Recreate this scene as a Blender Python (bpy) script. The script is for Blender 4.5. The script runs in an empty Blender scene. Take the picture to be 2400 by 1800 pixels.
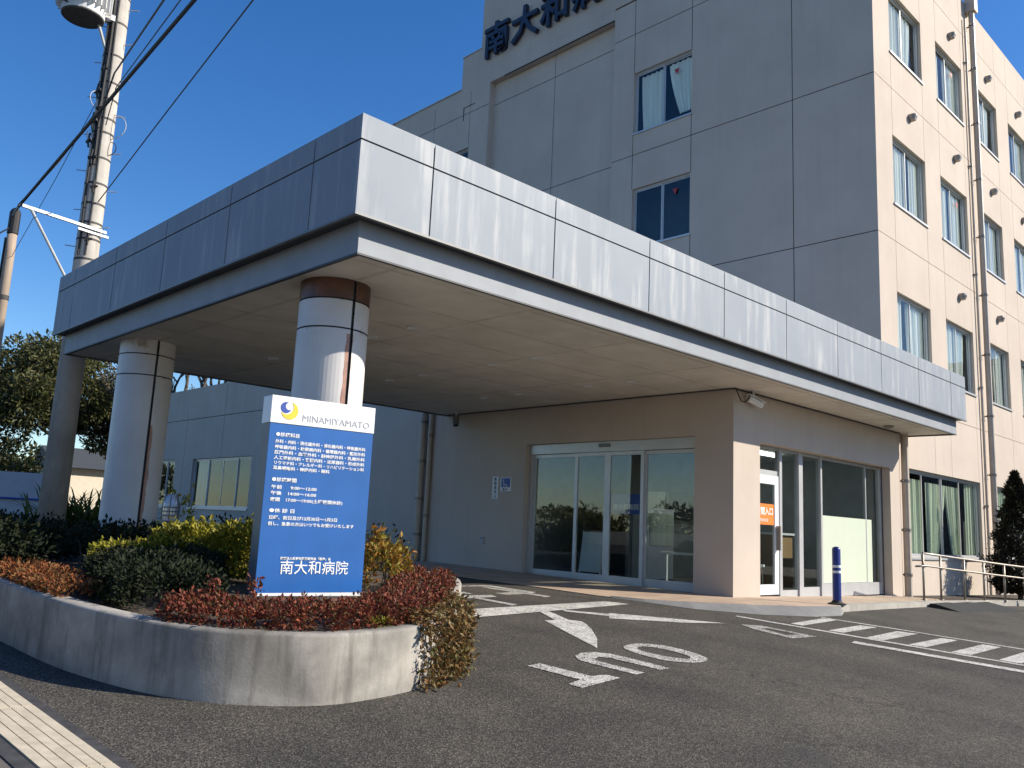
import bpy, bmesh, math, random
import numpy as np
from mathutils import Vector, Matrix
random.seed(7); RNG = np.random.default_rng(11)
SC = bpy.context.scene; COL = SC.collection

# ------------------------------------------------------------------ camera, sky, sun, exposure
yaw, pitch, roll = math.radians(46.07160), math.radians(9.61417), math.radians(2.67199)
d = Vector((math.cos(pitch)*math.cos(yaw), math.cos(pitch)*math.sin(yaw), math.sin(pitch)))
r0 = Vector((math.sin(yaw), -math.cos(yaw), 0)); u0 = r0.cross(d)
rr = r0*math.cos(roll) + u0*math.sin(roll); uu = u0*math.cos(roll) - r0*math.sin(roll)
cd = bpy.data.cameras.new('camera'); cam = bpy.data.objects.new('camera', cd); COL.objects.link(cam)
cd.sensor_width = 36; cd.lens = 30.041; cd.clip_end = 2000; cd.clip_start = .05
cam.matrix_world = Matrix(((rr.x, uu.x, -d.x, 0), (rr.y, uu.y, -d.y, 0), (rr.z, uu.z, -d.z, 0), (0, 0, 0, 1)))
SC.camera = cam
SUN = Vector((1.0, -1.0, .86)).normalized()
world = bpy.data.worlds.new("World"); SC.world = world; world.use_nodes = True
wn = world.node_tree.nodes; wl = world.node_tree.links
sky = wn.new('ShaderNodeTexSky'); sky.sky_type = 'NISHITA'; sky.sun_disc = False
sky.sun_elevation = math.asin(SUN.z); sky.sun_rotation = math.radians(135)
sky.air_density = 1.0; sky.dust_density = .35; sky.ozone_density = 3.2; sky.altitude = 50
bg = wn['Background']; bg.inputs[1].default_value = .115
hs = wn.new('ShaderNodeHueSaturation'); hs.inputs['Saturation'].default_value = 1.30; hs.inputs['Hue'].default_value = .508; wl.new(sky.outputs[0], hs.inputs['Color']); wl.new(hs.outputs[0], bg.inputs[0])
sl = bpy.data.lights.new('sun', 'SUN'); sl.energy = 5.0; sl.angle = math.radians(.5); sl.color = (1, .915, .78)
so = bpy.data.objects.new('sun', sl); COL.objects.link(so)
so.rotation_euler = (-SUN).to_track_quat('-Z', 'Y').to_euler(); so.location = (20, -20, 30)
SC.view_settings.view_transform = 'Standard'; SC.view_settings.look = 'None'
SC.view_settings.exposure = .6; SC.view_settings.gamma = 1; SC.view_settings.use_curve_mapping = False
SC.render.engine = 'CYCLES'
SC.cycles.transparent_max_bounces = 16; SC.cycles.max_bounces = 8

# ------------------------------------------------------------------ materials
def nodes(name):
    m = bpy.data.materials.new(name); m.use_nodes = True
    nt = m.node_tree; return m, nt, nt.nodes, nt.links, nt.nodes['Principled BSDF']
def col4(c): return (c[0], c[1], c[2], 1)
def noise(N, L, co, scale, detail=4, rough=.55, vec=(1, 1, 1)):
    mp = N.new('ShaderNodeMapping'); mp.inputs['Scale'].default_value = vec
    L.new(co, mp.inputs[0]); n = N.new('ShaderNodeTexNoise')
    n.inputs['Scale'].default_value = scale; n.inputs['Detail'].default_value = detail; n.inputs['Roughness'].default_value = rough
    L.new(mp.outputs[0], n.inputs['Vector']); return n.outputs['Fac']
def ramp(N, L, fac, stops):
    r = N.new('ShaderNodeValToRGB'); e = r.color_ramp.elements
    while len(e) < len(stops): e.new(.5)
    for k, (p, c) in enumerate(stops): e[k].position = p; e[k].color = col4(c) if len(c) == 3 else c
    L.new(fac, r.inputs[0]); return r.outputs[0]
def mix(N, L, fac, a, b, mode='MIX'):
    m = N.new('ShaderNodeMix'); m.data_type = 'RGBA'; m.blend_type = mode
    for s, v in ((0, fac), (6, a), (7, b)):
        if isinstance(v, (int, float)): m.inputs[s].default_value = v
        elif isinstance(v, tuple): m.inputs[s].default_value = col4(v)
        else: L.new(v, m.inputs[s])
    return m.outputs[2]
def bump(N, L, P, h, strength=.3, dist=.01):
    b = N.new('ShaderNodeBump'); b.inputs['Strength'].default_value = strength; b.inputs['Distance'].default_value = dist
    L.new(h, b.inputs['Height']); L.new(b.outputs[0], P.inputs['Normal'])
def mat(name, c, rough=.7, var=.12, vs=4, bs=0, bscale=120, bd=.004, metal=0, streak=0, vec=(1, 1, 1), spec=.5):
    m, nt, N, L, P = nodes(name)
    co = N.new('ShaderNodeTexCoord').outputs['Object']
    n = noise(N, L, co, vs, vec=vec)
    lo = tuple(x*(1-var) for x in c); hi = tuple(min(1, x*(1+var)) for x in c)
    cc = ramp(N, L, n, [(.3, lo), (.7, hi)])
    if streak:
        s = noise(N, L, co, 6, 3, vec=(1, 1, .08))
        cc = mix(N, L, ramp(N, L, s, [(.5, (0, 0, 0)), (.75, (streak,)*3)]), cc, tuple(x*.45 for x in c))
    L.new(cc, P.inputs['Base Color']); P.inputs['Roughness'].default_value = rough; P.inputs['Metallic'].default_value = metal
    P.inputs['Specular IOR Level'].default_value = spec
    if bs: bump(N, L, P, noise(N, L, co, bscale, 3), bs, bd)
    return m
def emis(name, c, s):
    m, nt, N, L, P = nodes(name); P.inputs['Base Color'].default_value = col4(c)
    P.inputs['Emission Color'].default_value = col4(c); P.inputs['Emission Strength'].default_value = s; return m
def glass(name, tint=(.8, .86, .85), base=.07, gain=.85, ripple=.0):
    m = bpy.data.materials.new(name); m.use_nodes = True; nt = m.node_tree; N = nt.nodes; L = nt.links
    N.remove(N['Principled BSDF'])
    t = N.new('ShaderNodeBsdfTransparent'); t.inputs[0].default_value = col4(tint)
    g = N.new('ShaderNodeBsdfGlossy'); g.inputs['Roughness'].default_value = 0.0
    lw = N.new('ShaderNodeLayerWeight'); lw.inputs[0].default_value = .5
    p = N.new('ShaderNodeMath'); p.operation = 'POWER'; L.new(lw.outputs['Facing'], p.inputs[0]); p.inputs[1].default_value = 4.2
    q = N.new('ShaderNodeMath'); q.operation = 'MULTIPLY_ADD'; L.new(p.outputs[0], q.inputs[0]); q.inputs[1].default_value = gain*.62; q.inputs[2].default_value = base
    if ripple:
        co = N.new('ShaderNodeTexCoord').outputs['Object']; b = N.new('ShaderNodeBump'); b.inputs['Strength'].default_value = ripple; b.inputs['Distance'].default_value = .02
        L.new(noise(N, L, co, 1.3, 1), b.inputs['Height']); L.new(b.outputs[0], g.inputs['Normal'])
    x = N.new('ShaderNodeMixShader'); L.new(q.outputs[0], x.inputs[0]); L.new(t.outputs[0], x.inputs[1]); L.new(g.outputs[0], x.inputs[2])
    L.new(x.outputs[0], N['Material Output'].inputs[0]); return m
def leaf(name, cols, rough=.5, trans=.25):
    m, nt, N, L, P = nodes(name)
    g = N.new('ShaderNodeNewGeometry')
    cc = ramp(N, L, g.outputs['Random Per Island'], [(i/(len(cols)-1), c) for i, c in enumerate(cols)])
    L.new(cc, P.inputs['Base Color']); P.inputs['Roughness'].default_value = rough; P.inputs['Specular IOR Level'].default_value = .2
    tr = N.new('ShaderNodeBsdfTranslucent'); L.new(cc, tr.inputs[0])
    x = N.new('ShaderNodeMixShader'); x.inputs[0].default_value = trans
    L.new(P.outputs[0], x.inputs[1]); L.new(tr.outputs[0], x.inputs[2]); L.new(x.outputs[0], N['Material Output'].inputs[0]); return m

def m_asphalt():
    m, nt, N, L, P = nodes('asphalt'); co = N.new('ShaderNodeTexCoord').outputs['Object']
    v = N.new('ShaderNodeTexVoronoi'); v.inputs['Scale'].default_value = 125; L.new(co, v.inputs['Vector'])
    sep = N.new('ShaderNodeSeparateColor'); L.new(v.outputs['Color'], sep.inputs[0])
    g = ramp(N, L, sep.outputs[0], [(0, (.020, .020, .019)), (.45, (.046, .045, .042)), (.8, (.078, .075, .069)), (1, (.15, .145, .13))])
    big = noise(N, L, co, .9, 6, .65)
    c = mix(N, L, 1.0, g, ramp(N, L, big, [(.28, (.66, .63, .62)), (.5, (1.05, .99, .91)), (.72, (1.42, 1.30, 1.15))]), 'MULTIPLY')
    tr = noise(N, L, co, 1.6, 4, .55, vec=(1, .12, 1))
    c = mix(N, L, 1.0, c, ramp(N, L, tr, [(.35, (.86, .86, .87)), (.65, (1.12, 1.1, 1.08))]), 'MULTIPLY')
    w = N.new('ShaderNodeTexVoronoi'); w.feature = 'DISTANCE_TO_EDGE'; w.inputs['Scale'].default_value = .75
    dn = N.new('ShaderNodeVectorMath'); dn.operation = 'ADD'; nz = N.new('ShaderNodeTexNoise'); nz.inputs['Scale'].default_value = 3; nz.inputs['Detail'].default_value = 6
    L.new(co, nz.inputs['Vector']); L.new(co, dn.inputs[0]); L.new(nz.outputs['Color'], dn.inputs[1]); L.new(dn.outputs[0], w.inputs['Vector'])
    ck = N.new('ShaderNodeMath'); ck.operation = 'MULTIPLY'; L.new(ramp(N, L, w.outputs['Distance'], [(.003, (1, 1, 1)), (.012, (0, 0, 0))]), ck.inputs[0]); L.new(ramp(N, L, noise(N, L, co, .35, 2), [(.52, (0, 0, 0)), (.60, (.7, .7, .7))]), ck.inputs[1])
    c = mix(N, L, ck.outputs[0], c, (.014, .014, .014))
    oil = noise(N, L, co, 1.1, 2, .4)
    c = mix(N, L, ramp(N, L, oil, [(.68, (0, 0, 0)), (.76, (.4, .4, .4))]), c, (.03, .03, .032))
    crack = noise(N, L, co, 3.3, 8, .7)
    c = mix(N, L, ramp(N, L, crack, [(.60, (0, 0, 0)), (.70, (.45, .45, .45))]), c, (.02, .02, .022))
    L.new(c, P.inputs['Base Color']); P.inputs['Roughness'].default_value = .85; P.inputs['Specular IOR Level'].default_value = .3
    bump(N, L, P, v.outputs['Distance'], .55, .006); return m
def m_paint(wear=.5):
    m, nt, N, L, P = nodes('road_paint'); co = N.new('ShaderNodeTexCoord').outputs['Object']
    v = N.new('ShaderNodeTexVoronoi'); v.inputs['Scale'].default_value = 125; L.new(co, v.inputs['Vector'])
    sep = N.new('ShaderNodeSeparateColor'); L.new(v.outputs['Color'], sep.inputs[0])
    n = noise(N, L, co, 5, 5, .7)
    a = N.new('ShaderNodeMath'); a.operation = 'MULTIPLY'; L.new(sep.outputs[1], a.inputs[0]); L.new(n, a.inputs[1])
    k = ramp(N, L, a.outputs[0], [(wear-.06, (0, 0, 0)), (wear+.04, (1, 1, 1))])
    w = ramp(N, L, noise(N, L, co, 30, 3), [(.3, (.46, .45, .42)), (.7, (.62, .605, .56))])
    L.new(mix(N, L, k, w, (.055, .054, .05)), P.inputs['Base Color']); P.inputs['Roughness'].default_value = .75
    bump(N, L, P, v.outputs['Distance'], .4, .004); return m
def m_wall():
    m, nt, N, L, P = nodes('cream_stucco'); co = N.new('ShaderNodeTexCoord').outputs['Object']
    a = ramp(N, L, noise(N, L, co, .7, 5, .6), [(.3, (.475, .405, .345)), (.7, (.545, .47, .40))])
    s = noise(N, L, co, 5, 4, .6, vec=(1, 1, .06))
    a = mix(N, L, ramp(N, L, s, [(.52, (0, 0, 0)), (.8, (.28, .28, .28))]), a, (.33, .30, .27))
    L.new(a, P.inputs['Base Color']); P.inputs['Roughness'].default_value = .85; P.inputs['Specular IOR Level'].default_value = .25
    bump(N, L, P, noise(N, L, co, 160, 3, .7), .25, .003); return m
def m_fascia():
    m, nt, N, L, P = nodes('fascia_metal'); co = N.new('ShaderNodeTexCoord').outputs['Object']
    base = ramp(N, L, noise(N, L, co, 1.1, 3), [(.3, (.21, .24, .28)), (.7, (.24, .27, .31))])
    st = noise(N, L, co, 7.5, 4, .62, vec=(1, 1, .10))
    blot = noise(N, L, co, 1.4, 3, .5)
    k = N.new('ShaderNodeMath'); k.operation = 'MULTIPLY'; L.new(ramp(N, L, st, [(.50, (0, 0, 0)), (.68, (1, 1, 1))]), k.inputs[0]); L.new(ramp(N, L, blot, [(.35, (.1, .1, .1)), (.65, (1, 1, 1))]), k.inputs[1])
    c = mix(N, L, k.outputs[0], base, (.37, .385, .40))
    d2 = noise(N, L, co, 11, 4, .6, vec=(1, 1, .05))
    c = mix(N, L, ramp(N, L, d2, [(.62, (0, 0, 0)), (.78, (.5, .5, .5))]), c, (.17, .19, .22))
    L.new(c, P.inputs['Base Color']); P.inputs['Roughness'].default_value = .62; P.inputs['Metallic'].default_value = .08; P.inputs['Specular IOR Level'].default_value = .35
    bump(N, L, P, noise(N, L, co, 2.2, 2), .08, .01); return m
def m_soffit():
    m, nt, N, L, P = nodes('soffit_board'); co = N.new('ShaderNodeTexCoord').outputs['Object']
    base = ramp(N, L, noise(N, L, co, 2.0, 5, .6), [(.3, (.62, .585, .51)), (.7, (.77, .73, .645))])
    br = N.new('ShaderNodeTexBrick'); L.new(co, br.inputs['Vector']); br.inputs['Scale'].default_value = 1
    br.inputs['Brick Width'].default_value = 1.82; br.inputs['Row Height'].default_value = .91; br.inputs['Mortar Size'].default_value = .05
    br.inputs['Mortar Smooth'].default_value = 1; br.offset = 0
    k = N.new('ShaderNodeMath'); k.operation = 'MULTIPLY'; L.new(br.outputs['Fac'], k.inputs[0]); L.new(ramp(N, L, noise(N, L, co, 3, 4), [(.35, (.1,)*3), (.65, (.55,)*3)]), k.inputs[1])
    c = mix(N, L, k.outputs[0], base, (.36, .315, .25))
    L.new(c, P.inputs['Base Color']); P.inputs['Roughness'].default_value = .9; return m
def m_column(top_rust):
    m, nt, N, L, P = nodes('column_panel'); T = N.new('ShaderNodeTexCoord'); co = T.outputs['Object']
    sp = N.new('ShaderNodeSeparateXYZ'); L.new(co, sp.inputs[0])
    c = ramp(N, L, noise(N, L, co, 1.5, 4), [(.3, (.55, .53, .52)), (.7, (.66, .64, .62))])
    # rust run beside the dark joint on the -Y side
    def math_(op, a, b=0.0):
        q = N.new('ShaderNodeMath'); q.operation = op
        for i, v in enumerate((a, b)):
            if isinstance(v, (int, float)): q.inputs[i].default_value = v
            else: L.new(v, q.inputs[i])
        return q.outputs[0]
    wob = math_('MULTIPLY', math_('SUBTRACT', noise(N, L, co, 3, 2, vec=(0, 0, 1)), .5), .09)
    x = math_('ADD', sp.outputs['X'], wob)
    run = math_('MULTIPLY', math_('GREATER_THAN', x, -.055 if top_rust else .0), math_('LESS_THAN', x, .02 if top_rust else .055))
    run = math_('MULTIPLY', run, math_('LESS_THAN', sp.outputs['Y'], 0))
    run = math_('MULTIPLY', run, math_('LESS_THAN', sp.outputs['Z'], 1.78 if top_rust else 1.15))
    rust = ramp(N, L, noise(N, L, co, 14, 4), [(.3, (.22, .075, .035)), (.7, (.40, .15, .075))])
    c = mix(N, L, math_('MULTIPLY', run, .85), c, rust)
    spots = ramp(N, L, noise(N, L, co, 4.2, 4, .6), [(.60, (0, 0, 0)), (.72, (.8, .8, .8))])
    hi = math_('MULTIPLY', math_('GREATER_THAN', sp.outputs['Z'], 1.8), spots)
    c = mix(N, L, hi, c, (.25, .13, .05))
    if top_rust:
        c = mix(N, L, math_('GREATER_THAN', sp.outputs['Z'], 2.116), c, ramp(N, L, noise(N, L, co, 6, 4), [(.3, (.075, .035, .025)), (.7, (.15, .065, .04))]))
    L.new(c, P.inputs['Base Color']); P.inputs['Roughness'].default_value = .45; return m
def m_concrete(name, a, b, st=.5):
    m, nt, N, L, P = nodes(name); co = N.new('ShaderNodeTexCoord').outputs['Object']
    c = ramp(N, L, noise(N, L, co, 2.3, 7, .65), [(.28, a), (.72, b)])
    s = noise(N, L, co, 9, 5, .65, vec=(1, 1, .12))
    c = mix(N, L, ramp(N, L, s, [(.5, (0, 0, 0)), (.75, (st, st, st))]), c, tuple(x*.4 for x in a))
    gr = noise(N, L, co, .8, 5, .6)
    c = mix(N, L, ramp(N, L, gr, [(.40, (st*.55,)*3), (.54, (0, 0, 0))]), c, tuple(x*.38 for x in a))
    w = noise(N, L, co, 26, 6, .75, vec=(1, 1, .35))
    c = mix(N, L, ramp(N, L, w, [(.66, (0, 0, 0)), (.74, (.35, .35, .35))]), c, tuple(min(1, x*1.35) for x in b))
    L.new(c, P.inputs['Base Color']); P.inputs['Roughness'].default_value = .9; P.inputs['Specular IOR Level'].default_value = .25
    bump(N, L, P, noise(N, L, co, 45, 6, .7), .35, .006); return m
def m_tiles():
    m, nt, N, L, P = nodes('tan_paving'); co = N.new('ShaderNodeTexCoord').outputs['Object']
    br = N.new('ShaderNodeTexBrick'); L.new(co, br.inputs['Vector']); br.inputs['Scale'].default_value = 1; br.offset = 0
    br.inputs['Brick Width'].default_value = .3; br.inputs['Row Height'].default_value = .3; br.inputs['Mortar Size'].default_value = .006
    br.inputs['Color1'].default_value = (.42, .31, .225, 1); br.inputs['Color2'].default_value = (.47, .355, .26, 1); br.inputs['Mortar'].default_value = (.26, .2, .16, 1)
    c = mix(N, L, 1.0, br.outputs['Color'], ramp(N, L, noise(N, L, co, 2, 5), [(.3, (.8, .8, .8)), (.7, (1.1, 1.1, 1.1))]), 'MULTIPLY')
    L.new(c, P.inputs['Base Color']); P.inputs['Roughness'].default_value = .7; bump(N, L, P, br.outputs['Fac'], -.2, .003); return m

M = dict(
 asphalt=m_asphalt(), paint=m_paint(.38), paint_worn=m_paint(.22), paint_letter=m_paint(.29), wall=m_wall(), fascia=m_fascia(), soffit=m_soffit(),
 groove=mat('dark_joint', (.035, .037, .042), .8), band=mat('band_metal', (.26, .28, .31), .62, .08, 3, metal=.08, spec=.35),
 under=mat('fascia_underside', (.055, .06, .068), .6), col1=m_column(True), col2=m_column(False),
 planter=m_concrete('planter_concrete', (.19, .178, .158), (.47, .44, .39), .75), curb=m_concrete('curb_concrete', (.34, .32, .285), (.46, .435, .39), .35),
 grayramp=m_concrete('mortar_ramp', (.17, .17, .17), (.24, .24, .235), .2), tiles=m_tiles(),
 soil=mat('soil', (.06, .045, .032), .95, .4, 30, .6, 60, .02), road=mat('road_surface', (.115, .10, .085), .9, .2, 40, .5, 130, .004),
 alu=mat('aluminium_frame', (.50, .51, .52), .38, .06, 3, metal=.35), alu_dark=mat('dark_frame', (.16, .165, .17), .45), white=mat('white_panel', (.74, .75, .76), .4, .05),
 steel=mat('brushed_steel', (.30, .27, .235), .42, .12, 8, metal=.6), galv=mat('galvanised_steel', (.42, .43, .44), .5, .12, 6, metal=.4),
 pipe=mat('beige_pipe', (.46, .40, .33), .5, .08), hood=mat('vent_metal', (.24, .22, .20), .4, .1, metal=.4), black=mat('black_rubber', (.015, .015, .016), .75, .3, 12), wire=mat('cable_black', (.012, .012, .014), .6),
 curtain=mat('curtain_cloth', (.82, .81, .75), .9, .12, 5, vec=(1, 1, .05)), curtain_green=mat('pale_green_curtain', (.60, .64, .50), .9, .14, 6, vec=(1, 1, .05)),
 dark=mat('dark_interior', (.03, .034, .038), .9), room=mat('lobby_wall', (.27, .285, .27), .8), roomfloor=mat('lobby_floor', (.26, .24, .21), .35), roomceil=mat('lobby_ceiling', (.55, .56, .54), .9),
 glass=glass('window_glass', (.93, .96, .945), .04, .7, .02), glass_door=glass('door_glass', (.86, .90, .89), .055, .8, .012), glass_wing=glass('wing_glass', (.70, .76, .76), .04, .8, .02),
 frost=mat('frosted_film', (.50, .56, .45), .55, .02), red=mat('red_sticker', (.35, .02, .03), .5), letter=mat('navy_letter', (.012, .017, .038), .4),
 blue=mat('sign_blue', (.022, .115, .37), .30, .13, 1.6, streak=.12), signwhite=mat('sign_white', (.80, .80, .80), .4, .02), greytext=mat('grey_lettering', (.40, .42, .46), .5), silver=mat('sign_side', (.16, .165, .18), .5),
 txt=mat('white_lettering', (.82, .82, .82), .5, .02), navy=mat('logo_blue', (.03, .08, .36), .5), yellow=mat('logo_yellow', (.80, .55, .04), .5), orange=mat('orange_notice', (.78, .19, .02), .5),
 bollard=mat('blue_bollard', (.012, .03, .20), .35, .1, 6), reflect=mat('reflective_band', (.75, .76, .78), .3), wood=mat('counter_wood', (.32, .19, .085), .5, .2, 3, vec=(1, 1, .1)),
 pole=m_concrete('pole_concrete', (.40, .37, .33), (.54, .50, .45), .45), pole2=mat('old_pole', (.33, .26, .20), .8, .2, 8, vec=(1, 1, .1)), bark=mat('bark', (.10, .08, .06), .95, .3, 9, .6, 30, .02, vec=(1, 1, .2)),
 transf=mat('transformer_grey', (.55, .55, .54), .5, .1), tactile=mat('gutter_cover', (.50, .435, .325), .7, .14, 12, .2, 90, .003), rust=mat('iron_edge', (.05, .048, .046), .7, .3, 15),
 lampdome=mat('lamp_dome', (.55, .56, .57), .15, .05, metal=.2), house=mat('house_wall', (.62, .55, .44), .9, .08), housegrey=mat('shade_wall', (.46, .47, .48), .85, .06), roof=mat('roof_tile', (.05, .055, .06), .7, .2, 10),
 leaf_red=leaf('red_leaves', [(.055, .016, .012), (.125, .028, .02), (.20, .048, .03), (.30, .085, .045), (.11, .065, .025), (.07, .04, .018)], .5, .2),
 leaf_rust=leaf('russet_leaves', [(.10, .03, .012), (.20, .06, .022), (.30, .10, .03), (.24, .13, .05), (.06, .045, .015)], .55, .25),
 leaf_yellow=leaf('yellow_green_leaves', [(.09, .11, .015), (.18, .18, .022), (.30, .27, .03), (.40, .34, .05), (.13, .15, .02)], .42, .25),
 leaf_orange=leaf('nandina_leaves', [(.24, .10, .02), (.34, .17, .03), (.30, .24, .04), (.16, .17, .03), (.36, .12, .03)], .5, .25),
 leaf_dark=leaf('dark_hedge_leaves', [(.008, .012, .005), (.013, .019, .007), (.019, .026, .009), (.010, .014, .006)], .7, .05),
 leaf_tree=leaf('evergreen_leaves', [(.022, .030, .010), (.06, .072, .024), (.11, .112, .04), (.18, .165, .075), (.035, .045, .016)], .4, .3),
 leaf_ivy=leaf('withered_ivy_leaves', [(.09, .05, .022), (.17, .085, .03), (.24, .14, .05), (.10, .10, .03), (.27, .20, .10)], .6, .2),
 leaf_cyp=leaf('conifer_leaves', [(.012, .014, .010), (.022, .022, .014), (.04, .028, .018), (.015, .02, .012)], .6, .1),
 leaf_palm=leaf('grass_leaves', [(.06, .08, .015), (.11, .13, .025), (.17, .17, .04)], .5, .25),
)

# ------------------------------------------------------------------ mesh helpers
class MB:
    def __init__(s): s.v = []; s.f = []; s.m = []
    def add(s, vs, fs, mi=0):
        o = len(s.v); s.v += [tuple(p) for p in vs]; s.f += [tuple(o+i for i in f) for f in fs]; s.m += [mi]*len(fs); return s
    def box(s, x0, x1, y0, y1, z0, z1, mi=0):
        return s.add([(x0,y0,z0),(x1,y0,z0),(x1,y1,z0),(x0,y1,z0),(x0,y0,z1),(x1,y0,z1),(x1,y1,z1),(x0,y1,z1)],
                     [(0,3,2,1),(4,5,6,7),(0,1,5,4),(1,2,6,5),(2,3,7,6),(3,0,4,7)], mi)
    def obox(s, c, ax, ay, az, mi=0):   # centre and three half-axis vectors
        c, ax, ay, az = map(Vector, (c, ax, ay, az))
        P = [c+a*ax+b*ay+e*az for e in (-1, 1) for a, b in ((-1,-1),(1,-1),(1,1),(-1,1))]
        return s.add(P, [(0,3,2,1),(4,5,6,7),(0,1,5,4),(1,2,6,5),(2,3,7,6),(3,0,4,7)], mi)
    def tube(s, pts, r, n=8, mi=0, cap=True):
        pts = [Vector(p) for p in pts]; rs = r if isinstance(r, (list, tuple)) else [r]*len(pts)
        rings = []; up = None
        for i, p in enumerate(pts):
            t = (pts[min(i+1, len(pts)-1)] - pts[max(i-1, 0)]).normalized()
            if up is None: up = Vector((0, 0, 1)) if abs(t.z) < .9 else Vector((1, 0, 0))
            a = t.cross(up).normalized(); b = a.cross(t).normalized(); up = b
            rings.append([p + rs[i]*(math.cos(2*math.pi*k/n)*a + math.sin(2*math.pi*k/n)*b) for k in range(n)])
        o = len(s.v)
        for R in rings: s.v += [tuple(q) for q in R]
        for i in range(len(pts)-1):
            for k in range(n):
                s.f.append((o+i*n+k, o+i*n+(k+1)%n, o+(i+1)*n+(k+1)%n, o+(i+1)*n+k)); s.m.append(mi)
        if cap:
            s.f.append(tuple(o+k for k in range(n))[::-1]); s.m.append(mi)
            s.f.append(tuple(o+(len(pts)-1)*n+k for k in range(n))); s.m.append(mi)
        return s
    def lathe(s, c, prof, n=24, mi=0, a0=0):   # prof: list of (r, z)
        o = len(s.v)
        for (r, z) in prof:
            for k in range(n):
                a = a0+2*math.pi*k/n; s.v.append((c[0]+r*math.cos(a), c[1]+r*math.sin(a), c[2]+z))
        for i in range(len(prof)-1):
            for k in range(n):
                s.f.append((o+i*n+k, o+i*n+(k+1)%n, o+(i+1)*n+(k+1)%n, o+(i+1)*n+k)); s.m.append(mi)
        return s
    def prism(s, poly, z0, z1, mi=0):
        n = len(poly); zz = z0 if callable(z0) else (lambda x, y: z0); zt = z1 if callable(z1) else (lambda x, y: z1)
        P = [(x, y, zz(x, y)) for x, y in poly] + [(x, y, zt(x, y)) for x, y in poly]
        return s.add(P, [tuple(range(n))[::-1], tuple(range(n, 2*n))] + [(i, (i+1)%n, n+(i+1)%n, n+i) for i in range(n)], mi)
    def build(s, name, mats, parent=None, smooth=False, at=None):
        me = bpy.data.meshes.new(name); o = bpy.data.objects.new(name, me); COL.objects.link(o)
        if parent is not None:
            q = parent
            while q.parent: q = q.parent
            org = q.location; o.parent = parent
        else:
            org = Vector(at) if at is not None else Vector((0, 0, 0)); o.location = org
        me.from_pydata([(a-org[0], b-org[1], c-org[2]) for a, b, c in s.v], [], s.f)
        ms = mats if isinstance(mats, (list, tuple)) else [mats]
        for k in ms: me.materials.append(k)
        if len(ms) > 1: me.polygons.foreach_set('material_index', s.m)
        if smooth: me.polygons.foreach_set('use_smooth', [True]*len(s.f))
        me.validate(); me.update(); return o
def tag(o, label, cat, group=None):
    o['label'] = label; o['category'] = cat
    if group: o['group'] = group
    return o
def thing(name, label, cat, loc, group=None):
    o = bpy.data.objects.new(name, None); COL.objects.link(o); o.location = loc; o.empty_display_size = .2
    return tag(o, label, cat, group)
def structure(o): o['kind'] = 'structure'; return o
def bev(o, w=.01, seg=2):
    b = o.modifiers.new('bevel', 'BEVEL'); b.width = w; b.segments = seg; b.limit_method = 'ANGLE'; b.angle_limit = math.radians(50); return o
def text(mb, body, size, origin, xd, ud, bold=0, ext=.004, mi=0, width=None):
    c = bpy.data.curves.new('lettering', 'FONT'); c.body = body; c.size = size; c.resolution_u = 2; c.extrude = ext; c.offset = bold
    o = bpy.data.objects.new('lettering', c); COL.objects.link(o)
    dg = bpy.context.evaluated_depsgraph_get(); ev = o.evaluated_get(dg); me = ev.to_mesh()
    co = [v.co.copy() for v in me.vertices]; fs = [tuple(p.vertices) for p in me.polygons]
    ev.to_mesh_clear(); bpy.data.objects.remove(o); bpy.data.curves.remove(c)
    xd, ud = Vector(xd), Vector(ud); nd = xd.cross(ud); O = Vector(origin); k = 1
    if width: k = width/max(max(p.x for p in co), .001)
    mb.add([O + xd*p.x*k + ud*p.y + nd*p.z for p in co], fs, mi)
def cells(us, ws, depth, P, cellmat=lambda i, j, dp: 0, drop=()):
    """relief wall on a grid: depth(i, j) gives how far a cell lies back, None is an opening; P(u, w, depth) -> point"""
    mb = MB(); nu, nw = len(us)-1, len(ws)-1
    D = [[depth(i, j) for j in range(nw)] for i in range(nu)]
    REV = .16
    for i in range(nu):
        for j in range(nw):
            dp = D[i][j]
            if dp is not None:
                mb.add([P(us[i], ws[j], dp), P(us[i+1], ws[j], dp), P(us[i+1], ws[j+1], dp), P(us[i], ws[j+1], dp)], [(0, 1, 2, 3)], cellmat(i, j, dp))
    for i in range(nu+1):
        for j in range(nw):
            a = D[i-1][j] if i > 0 else 'e'; b = D[i][j] if i < nu else 'e'
            if a == 'e' or b == 'e' or a == b: continue
            a = REV if a is None else a; b = REV if b is None else b
            mb.add([P(us[i], ws[j], a), P(us[i], ws[j], b), P(us[i], ws[j+1], b), P(us[i], ws[j+1], a)], [(0, 1, 2, 3)], 0)
    for j in range(nw+1):
        for i in range(nu):
            a = D[i][j-1] if j > 0 else 'e'; b = D[i][j] if j < nw else 'e'
            if a == 'e' or b == 'e' or a == b: continue
            a = REV if a is None else a; b = REV if b is None else b
            mb.add([P(us[i], ws[j], a), P(us[i+1], ws[j], a), P(us[i+1], ws[j], b), P(us[i], ws[j], b)], [(0, 1, 2, 3)], 0)
    return mb
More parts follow.
